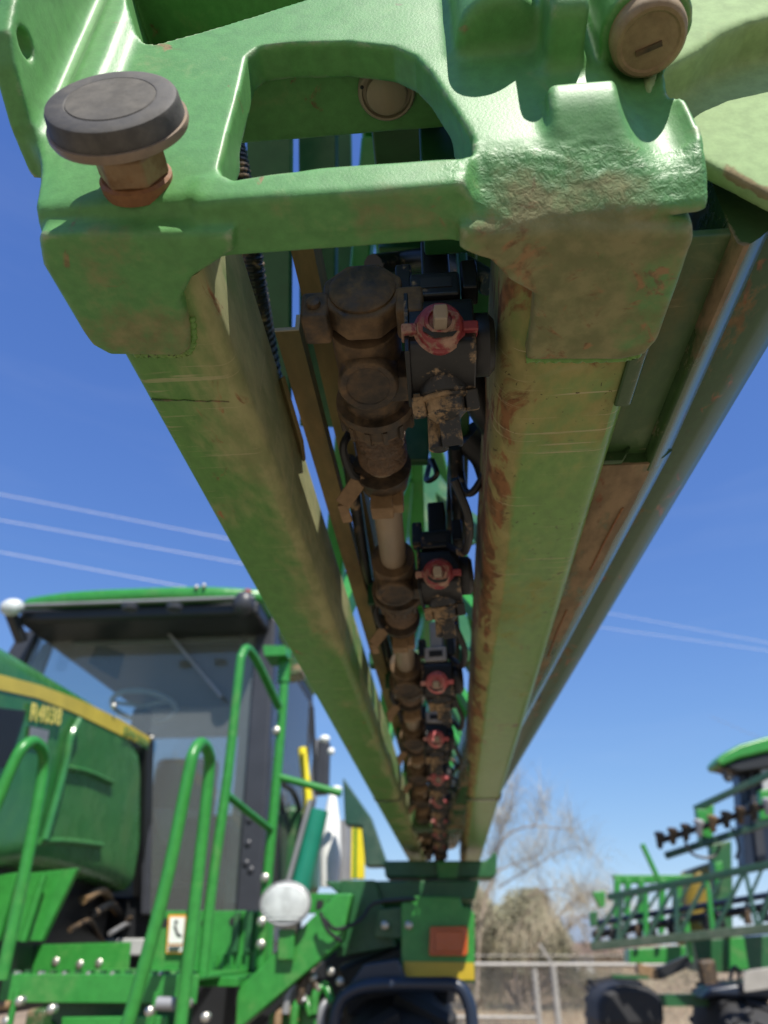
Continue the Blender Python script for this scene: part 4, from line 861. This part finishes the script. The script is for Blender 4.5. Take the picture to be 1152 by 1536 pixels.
q2('cab_window', [(1108, 1158), (1290, 1145), (1290, 1290), (1118, 1300)], 9.5, .25, 'navy')
q2('cab_pillar', [(1122, 1150), (1134, 1148), (1150, 1290), (1136, 1292)], 9.44, .1, 'pillar')
q2('door_glass', [(1140, 1135), (1160, 1130), (1160, 1190), (1146, 1195)], 9.3, .05, 'inside')
build('roof_hook', MB().tube(catmull([Ry(1086, 1156, 9.3), Ry(1088, 1166, 9.3), Ry(1093, 1170, 9.3), Ry(1097, 1164, 9.3)], 4), .03, 8), M['blk'], s2)
q2('tank', [(1028, 1420), (1030, 1318), (1046, 1300), (1075, 1290), (1105, 1292), (1105, 1425)], 9.9, .8, 'tankm', None, .15)
q2('chassis_panel', [(944, 1424), (1040, 1418), (1040, 1445), (944, 1445)], 9.7, .3, 'green')
q2('chassis_panel', [(1095, 1405), (1116, 1405), (1124, 1455), (1095, 1455)], 9.5, .1, 'green')
q2('chassis_panel', [(1040, 1410), (1200, 1400), (1200, 1462), (1050, 1458)], 9.9, .5, 'dkgreen')
q2('chassis_panel', [(918, 1312), (1040, 1312), (1040, 1322), (930, 1326)], 9.6, .1, 'green')
for x in (922, 938, 958, 990, 1015): q2('upright', [(x, 1318), (x + 9, 1318), (x + 7, 1400), (x - 1, 1402)], 9.55, .08, 'green')
q2('boom_mount', [(1066, 1266), (1098, 1260), (1100, 1400), (1078, 1404)], 9.3, .15, 'dkgreen', None, .02)
q2('boom_mount', [(1072, 1295), (1084, 1290), (1086, 1320), (1074, 1330)], 9.2, .08, 'green', None, .02)
q2('boom_mount', [(1050, 1210), (1072, 1206), (1070, 1262), (1050, 1262)], 8.8, .12, 'green', None, .02)
q2('boom_mount', [(1140, 1185), (1200, 1175), (1200, 1230), (1140, 1230)], 8.9, .12, 'green', None, .02)
# its folded boom: lower and upper trusses
t2('boom_chord', (888, 1420), (1200, 1388), 8.3, .036, 'chord', None, 7.2)
t2('boom_chord', (912, 1346), (1200, 1288), 8.3, .030, 'tealc', None, 7.2)
fr = [0, .08, .14, .22, .29, .38, .45, .55, .62, .74, .82, .92]
def L2(a, b, f, y0, y1): A, B = Vector(Ry(*a, y0)), Vector(Ry(*b, y1)); return A.lerp(B, f)
for i in range(len(fr) - 1):
    lo, hi = L2((888, 1420), (1200, 1388), fr[i], 8.3, 7.2), L2((912, 1346), (1200, 1288), fr[i + 1], 8.3, 7.2)
    if i % 2: lo, hi = L2((888, 1420), (1200, 1388), fr[i + 1], 8.3, 7.2), L2((912, 1346), (1200, 1288), fr[i], 8.3, 7.2)
    build('lattice_brace', MB().bar(lo, hi, .035, .035), M['green' if i % 4 == 3 else 'tealc'], s2, bevel=.006)
    A_ = L2((888, 1405), (1200, 1368), fr[i], 9.1, 8.0); B_ = L2((925, 1335), (1200, 1290), fr[i + 1], 9.1, 8.0)
    build('lattice_brace', MB().bar(A_, B_, .03, .03), M['tealc'], s2, bevel=.006)
    m_ = L2((888, 1405), (1200, 1362), fr[i] + .03, 8.45, 7.35)
    build('nozzle', MB().box(m_.x - .03, m_.x + .03, m_.y - .03, m_.y + .03, m_.z - .07, m_.z + .05), M['blk' if i % 3 else 'pipe'], s2, bevel=.01)
build('spray_pipe', MB().tube([L2((890, 1402), (1200, 1352), f, 8.5, 7.4) for f in (0, .5, 1)], .035, 10), M['blk'], s2)
build('spray_pipe', MB().tube([L2((892, 1385), (1200, 1335), f, 8.6, 7.5) for f in (0, .5, 1)], .028, 10), M['navy'], s2)
q2('boom_end', [(884, 1368), (896, 1366), (897, 1388), (886, 1390)], 8.3, .05, 'dkgreen')
q2('boom_end', [(888, 1338), (908, 1336), (908, 1360), (900, 1362)], 8.5, .08, 'green')
t2('boom_stop', (1028, 1380), (1036, 1436), 7.8, .028, 'green'); t2('boom_antenna', (963, 1266), (988, 1320), 8.4, .024, 'green')
t2('boom_chord', (1042, 1214), (1200, 1140), 8.0, .030, 'tealc', None, 7.4); t2('boom_chord', (998, 1284), (1200, 1218), 8.0, .030, 'tealc', None, 7.4)
t2('boom_strut', (1050, 1215), (1060, 1270), 7.9, .05, 'green')
for i in range(9):
    m_ = L2((988, 1262), (1150, 1212), i / 8, 7.9, 7.5)
    build('nozzle', MB().lathe(m_ + Vector((0, 0, -.07)), (.1, -.2, 1), [(0, .012), (.02, .03), (.10, .034), (.12, .05), (.15, .05), (.16, .02)], 10), M[('blk', 'pipe', 'black', 'greyp', 'tan')[i % 5]], s2)
build('spray_pipe', MB().tube([L2((985, 1263), (1150, 1208), f, 7.95, 7.55) for f in (0, .5, 1)], .03, 10), M['blk'], s2)
build('hose_loop', MB().tube(catmull([Ry(1024, 1250, 7.8), Ry(1034, 1276, 7.8), Ry(1052, 1286, 7.8), Ry(1072, 1284, 7.8), Ry(1080, 1268, 7.8)], 6), .014, 8), M['blk'], s2)
build('hose_loop', MB().tube(catmull([Ry(1098, 1240, 7.8), Ry(1108, 1270, 7.8), Ry(1104, 1288, 7.8)], 6), .014, 8), M['blk'], s2)
# wheels and arms
for px, yy_ in ((938, 9.2), (1120, 8.6)):
    c = Ry(px, 1500, yy_); tyre(s2, Vector((c[0], yy_ + .5, -H + .82)), .82, .55)
t2('axle_arm', (955, 1452), (985, 1462), 9.0, .05, 'tan'); t2('axle_arm', (985, 1462), (1034, 1440), 9.0, .05, 'blk')
q2('hydraulic_leg', [(1048, 1440), (1074, 1438), (1082, 1490), (1058, 1492)], 9.0, .15, 'pipe', None, .04)
q2('mudguard', [(1052, 1500), (1066, 1482), (1140, 1470), (1200, 1476), (1200, 1500), (1080, 1496)], 8.6, .5, 'navy', None, .05)
q2('mudguard', [(898, 1506), (904, 1486), (935, 1475), (975, 1480), (996, 1496), (1000, 1545), (898, 1545)], 8.75, .75, 'tyre', None, .08)
for i in range(6): t2('stacked_bar', (1115, 1460 + 5 * i), (1200, 1448 + 5 * i), 8.5, .02, 'zinc')
build('hose_loop', MB().tube(catmull([Ry(1095, 1470, 8.3), Ry(1100, 1452, 8.3), Ry(1108, 1456, 8.3), Ry(1108, 1480, 8.3)], 5), .018, 8), M['blk'], s2)
build('step_bar', MB().bar(Ry(916, 1464, 8.8), Ry(972, 1466, 8.8), .06, .03), M['dkgreen'], s2); build('step_bar', MB().bar(Ry(975, 1500, 9), Ry(1060, 1500, 9), .15, .1), M['dkgreen'], s2)

# ------------------------------------------------------------------ fence
YF = 13.0
fn = thing('chain_link_fence', (2.3, YF, -H), 'galvanised chain link fence with pipe rails and a slanted barbed wire arm', 'fence')
zr = Ry(760, 1447, YF)[2]
def post(x, z1, r=.04, name='fence_post'): return build(name, MB().tube([(x, YF, -H), (x, YF, z1)], r, 10), M['zinc'], fn)
build('top_rail', MB().tube([(-9, YF, zr), (14, YF, zr)], .030, 8), M['zinc'], fn)
x1 = Ry(829, 1447, YF)[0]; post(x1, zr, .050); build('barb_arm', MB().bar((x1, YF, zr), Ry(809, 1416, YF), .06, .04), M['zinc'], fn)
x2 = Ry(801, 1447, YF)[0]; post(x2, zr - .05, .045)
for k in (-5, -2.2, 5.2, 8.3, 11.4): post(x1 + k, zr, .035)
build('brace_rail', MB().tube([(x1 - 2.2, YF, -.95), (x2, YF, -.95)], .025, 8), M['zinc'], fn)
build('barb_wire', MB().tube([(-9, YF - .05, zr + .12), (14, YF - .05, zr + .12)], .006, 5), M['zinc'], fn)
ml = MB(); hgt = zr + H - .05
for k in range(-20, 250):
    for s in (1, -1):
        xa = -9 + k * .09; xb = xa + s * hgt
        ml.bar((xa, YF + .01 * s, -H + .05), (xb, YF + .01 * s, zr), .0045, .0045)
ml_ = build('wire_mesh', ml, M['zinc'], fn, smooth=False, fix=False); ml_['kind'] = 'stuff'

# ------------------------------------------------------------------ trees, scrub, shed, wires
def limb(mb, p, d, ln, r, dep, rr, tips, bend):
    pts = [Vector(p)]; rad = [r]; d = Vector(d).normalized(); n = 6
    for i in range(n):
        d = (d + Vector((rr.uniform(-.2, .2), rr.uniform(-.2, .2), rr.uniform(-.12, .12) - bend * (i / n))) ).normalized()
        pts.append(pts[-1] + d * ln / n); rad.append(r * (1 - .75 * (i + 1) / n))
        if dep and i >= 1:
            for _ in range(2 if i > 2 else 1):
                dd = (d + Vector((rr.uniform(-1, 1), rr.uniform(-1, 1), rr.uniform(-.3, .5))) * .8).normalized(); limb(mb, pts[-1], dd, ln * rr.uniform(.4, .65), rad[-1] * .6, dep - 1, rr, tips, bend)
    mb.tube(pts, rad, 5, cap=False); tips += [(pts[k], d.copy()) for k in range(2, n + 1)]
def strands(mb, tips, rr, n, l0, l1, w_, droop, lat=.5):
    for _ in range(n):
        p, d = rr.choice(tips); p = p + Vector((rr.uniform(-lat, lat), rr.uniform(-lat, lat), rr.uniform(-.3, .3))); dd = (d + Vector((rr.uniform(-.8, .8), rr.uniform(-.8, .8), rr.uniform(-.4, .5)))).normalized(); L0 = rr.uniform(l0, l1)
        q = [p]
        for i in range(4): dd = (dd + Vector((0, 0, -droop))).normalized(); q.append(q[-1] + dd * L0 / 4)
        s = Vector((rr.uniform(-1, 1), rr.uniform(-1, 1), 0)).normalized() * w_
        n0 = len(mb.v)
        for i, a in enumerate(q): k = 1 - .2 * i; mb.v += [tuple(a - s * k), tuple(a + s * k)]
        mb.f += [(n0 + 2 * i, n0 + 2 * i + 1, n0 + 2 * i + 3, n0 + 2 * i + 2) for i in range(4)]
def leaves(mb, cen, rad, rr, n, size):
    for _ in range(n):
        u = Vector((rr.gauss(0, .42), rr.gauss(0, .42), rr.gauss(0, .42)))
        if u.length > 1: u = u.normalized() * rr.random()
        p = Vector(cen) + Vector((u.x * rad[0], u.y * rad[1], u.z * rad[2])); a = Vector((rr.uniform(-1, 1), rr.uniform(-1, 1), rr.uniform(-1, 1))).normalized() * size; b = a.orthogonal().normalized() * size * .3
        n0 = len(mb.v); mb.v += [tuple(p - a), tuple(p + b), tuple(p + a), tuple(p - b)]; mb.f.append((n0, n0 + 1, n0 + 2, n0 + 3))
def tree(name, px, Y, hgt, label, seed, dirs, nstr, nleaf, crown, group=None, bend=.25, strc='straw', lf='leaf'):
    rr = random.Random(seed); b = Ry(px, 1500, Y); t_ = thing(name, (b[0], Y, -H), label, 'tree' if 'tree' in name else 'bush', group)
    tr = MB(); tips = []; r0 = hgt * .018
    for (dx, dz, ln) in dirs:
        limb(tr, (b[0] + rr.uniform(-.1, .1), Y + rr.uniform(-.3, .3), -H), (dx, rr.uniform(-.3, .3), dz), ln * hgt, r0, 2, rr, tips, bend)
    build('trunk', tr, M['bark'], t_, fix=False)
    st_ = MB(); strands(st_, tips, rr, nstr, .5, 1.7, .009, .34); build('twigs', st_, M[strc], t_, smooth=False, fix=False)
    if nleaf:
        lv = MB()
        for cx_, cz, rx_, rz_ in crown:
            leaves(lv, (b[0] + cx_, Y + rr.uniform(-.6, .6), -H + cz), (rx_, rx_, rz_), rr, nleaf, .10)
        build('crown', lv, M[lf], t_, smooth=False, fix=False)
    return t_
tree('weeping_tree', 785, 30, 6.0, 'straw-coloured weeping tree with grey green leaves behind the fence post', 4, [(-.1, 1, .62), (.3, 1, .6), (-.6, .9, .6), (.75, .8, .55), (.1, 1, .66)], 3000, 5200, [(-.9, 2.3, 1.0, 1.0), (.3, 2.8, 1.0, 1.0), (1.0, 2.0, .9, .9), (-.2, 1.6, 1.2, .8), (.7, 3.2, .6, .6), (-1.5, 3.0, .7, .8)])
rr = random.Random(11); bt = thing('bare_tree', (Ry(715, 1500, 22)[0], 22, -H), 'tall leafless tree with thin pale branches arching against the sky', 'tree')
tr = MB(); tips = []; b = Ry(715, 1500, 22)
for pts in ([(715, 1500), (722, 1380), (740, 1310), (752, 1262), (790, 1240), (840, 1242), (862, 1247)], [(722, 1380), (738, 1320), (748, 1255), (760, 1225), (770, 1195), (775, 1175)], [(740, 1310), (775, 1295), (800, 1285), (815, 1272)], [(752, 1262), (752, 1235), (748, 1215)], [(748, 1330), (800, 1300), (840, 1278), (868, 1275), (890, 1290)], [(800, 1240), (812, 1215), (820, 1195)], [(715, 1400), (700, 1350), (690, 1310)], [(790, 1345), (830, 1335), (865, 1345), (880, 1365)]):
    P = [Vector(Ry(x, y, 22)) + Vector((0, rr.uniform(-.4, .4), 0)) for x, y in pts]; Q = catmull(P, 5); n = len(Q); r0 = .045 if pts[0][1] > 1450 else .022
    tr.tube(Q, [r0 * (1 - .8 * i / n) for i in range(n)], 6, cap=False); tips += [(q, Vector((rr.uniform(-.5, .5), 0, .8))) for q in Q[3:]]
build('trunk', tr, M['bark'], bt, fix=False)
st_ = MB(); strands(st_, tips, rr, 1400, .4, 1.3, .007, .16, .15); build('twigs', st_, M['straw'], bt, smooth=False, fix=False)
for i, (px, Y, s_, wide, lab) in enumerate(((705, 30, 1.8, 2.0, 'low dusty bush behind the fence beside the amber lamp plate'), (745, 31, 2.1, 2.2, 'grey bush behind the fence, left of its two posts'), (850, 31, 1.7, 1.8, 'olive dry bush right of the fence posts'), (905, 32, 1.4, 2.0, 'tawny dry scrub beside the far dark tyre'), (1000, 33, 2.2, 2.6, 'pale scrub seen under the distant boom'))):
    rr = random.Random(30 + i); b = Ry(px, 1500, Y); bs = thing('dry_bush', (b[0], Y, -H), lab, 'bush', 'scrub along the fence')
    tr = MB(); tips = []
    for k in range(7): limb(tr, (b[0] + rr.uniform(-.4, .4) * wide, Y, -H), (rr.uniform(-.8, .8), rr.uniform(-.4, .4), 1), s_ * rr.uniform(.5, .8), .02, 1, rr, tips, .2)
    build('stem', tr, M['bark'], bs, fix=False)
    lv = MB()
    for k in range(5): leaves(lv, (b[0] + rr.uniform(-.7, .7) * wide, Y + rr.uniform(-.4, .4), -H + s_ * rr.uniform(.3, .7)), (.6 * wide, .5, .45 * s_), rr, 800, .06)
    build('foliage', lv, M[('leafd', 'leaf', 'leafd', 'straw', 'straw')[i]], bs, smooth=False, fix=False)
    st_ = MB(); strands(st_, tips, rr, 500, .3, .9, .007, .2); build('twigs', st_, M['straw'], bs, smooth=False, fix=False)
def shed(name, pxs, Y, dep, wall, label):
    x0, x1 = Ry(pxs[0], 1440, Y)[0], Ry(pxs[1], 1440, Y)[0]; z1 = Ry(pxs[0], pxs[2], Y)[2]
    t_ = thing(name, ((x0 + x1) / 2, Y + dep / 2, -H), label, 'shed')
    build('wall', MB().box(x0, x1, Y, Y + dep, -H, z1), M[wall], t_)
    build('roof', MB().prism([(x0 - .2, Y - .3, z1), (x0 - .2, Y + dep + .3, z1), (x0 - .2, Y + dep / 2, z1 + .6)], (x1 - x0 + .4, 0, 0)), M['roof'], t_)
    build('door', MB().box(x0 + (x1 - x0) * .3, x0 + (x1 - x0) * .55, Y - .03, Y, -H, z1 - .4), M['wallb' if wall == 'wallw' else 'roof'], t_)
shed('shed', (861, 890, 1432), 48, 4, 'wallw', 'small whitewashed shed beyond the fence, left of the far machine')
shed('shed', (892, 960, 1430), 52, 4, 'wallb', 'brown boarded shed behind the far machine')
c = Rz(722, 1505, -H + .15); mk = thing('marker_cone', (c[0], c[1], -H), 'small orange marker lying on the dirt behind the fence', 'marker')
build('cone_body', MB().lathe((c[0], c[1], -H + .02), (0, 0, 1), [(0, .18), (.25, .10), (.45, .04), (.451, .001)], 16), M['cone'], mk); build('cone_base', MB().box(c[0] - .24, c[0] + .24, c[1] - .24, c[1] + .24, -H, -H + .03), M['cone'], mk)
gr = MB(); rr = random.Random(77)
for k in range(9000):
    Y = rr.uniform(14, 40); x = rr.uniform(-.02, .5) * Y; h_ = rr.uniform(.08, .35); a = rr.uniform(0, 6.3); s = .012
    n0 = len(gr.v); lean = rr.uniform(-.1, .1)
    gr.v += [(x - s * math.cos(a), Y - s * math.sin(a), -H), (x + s * math.cos(a), Y + s * math.sin(a), -H), (x + lean, Y + rr.uniform(-.1, .1), -H + h_)]; gr.f.append((n0, n0 + 1, n0 + 2))
tag(build('dry_grass', gr, M['straw'], smooth=False, fix=False), 'sparse dry grass on the dirt beyond the fence', 'grass', kind='stuff')
WG = 'overhead power lines'
for i, (a, b, lab) in enumerate((((0, 741), (330, 806), 'uppermost pale power line crossing the sky left of the boom'), ((0, 780), (345, 842), 'middle pale power line crossing the sky left of the boom'), ((0, 828), (180, 862), 'lowest pale power line, just above the cab roof'), ((905, 918), (1152, 964), 'faint power line in the open sky right of the boom'), ((895, 940), (1152, 976), 'lower faint power line right of the boom'), ((1066, 1075), (1152, 1112), 'dark wire above the distant cab roof'))):
    Yw = 26 if i < 3 else 40
    A, B = Vector(Ry(*a, Yw)), Vector(Ry(*b, Yw)); d = B - A
    if i == 5: P0, P1 = A, B + d * 5
    elif i < 3: P0, P1 = A - d * 1.5, A + d * 1.6 if i < 2 else A + d * 2.5
    else: P0, P1 = A, B + d * 1.5
    me = MB(); n = 24; me.tube([P0.lerp(P1, k / n) - Vector((0, 0, .25 * math.sin(math.pi * k / n))) * (0 if i == 5 else 0) for k in range(n + 1)], .013 if i < 3 else .009, 6)
    tag(build('power_line', me, M['wire' if i != 5 else 'grey']), lab, 'power line', WG)
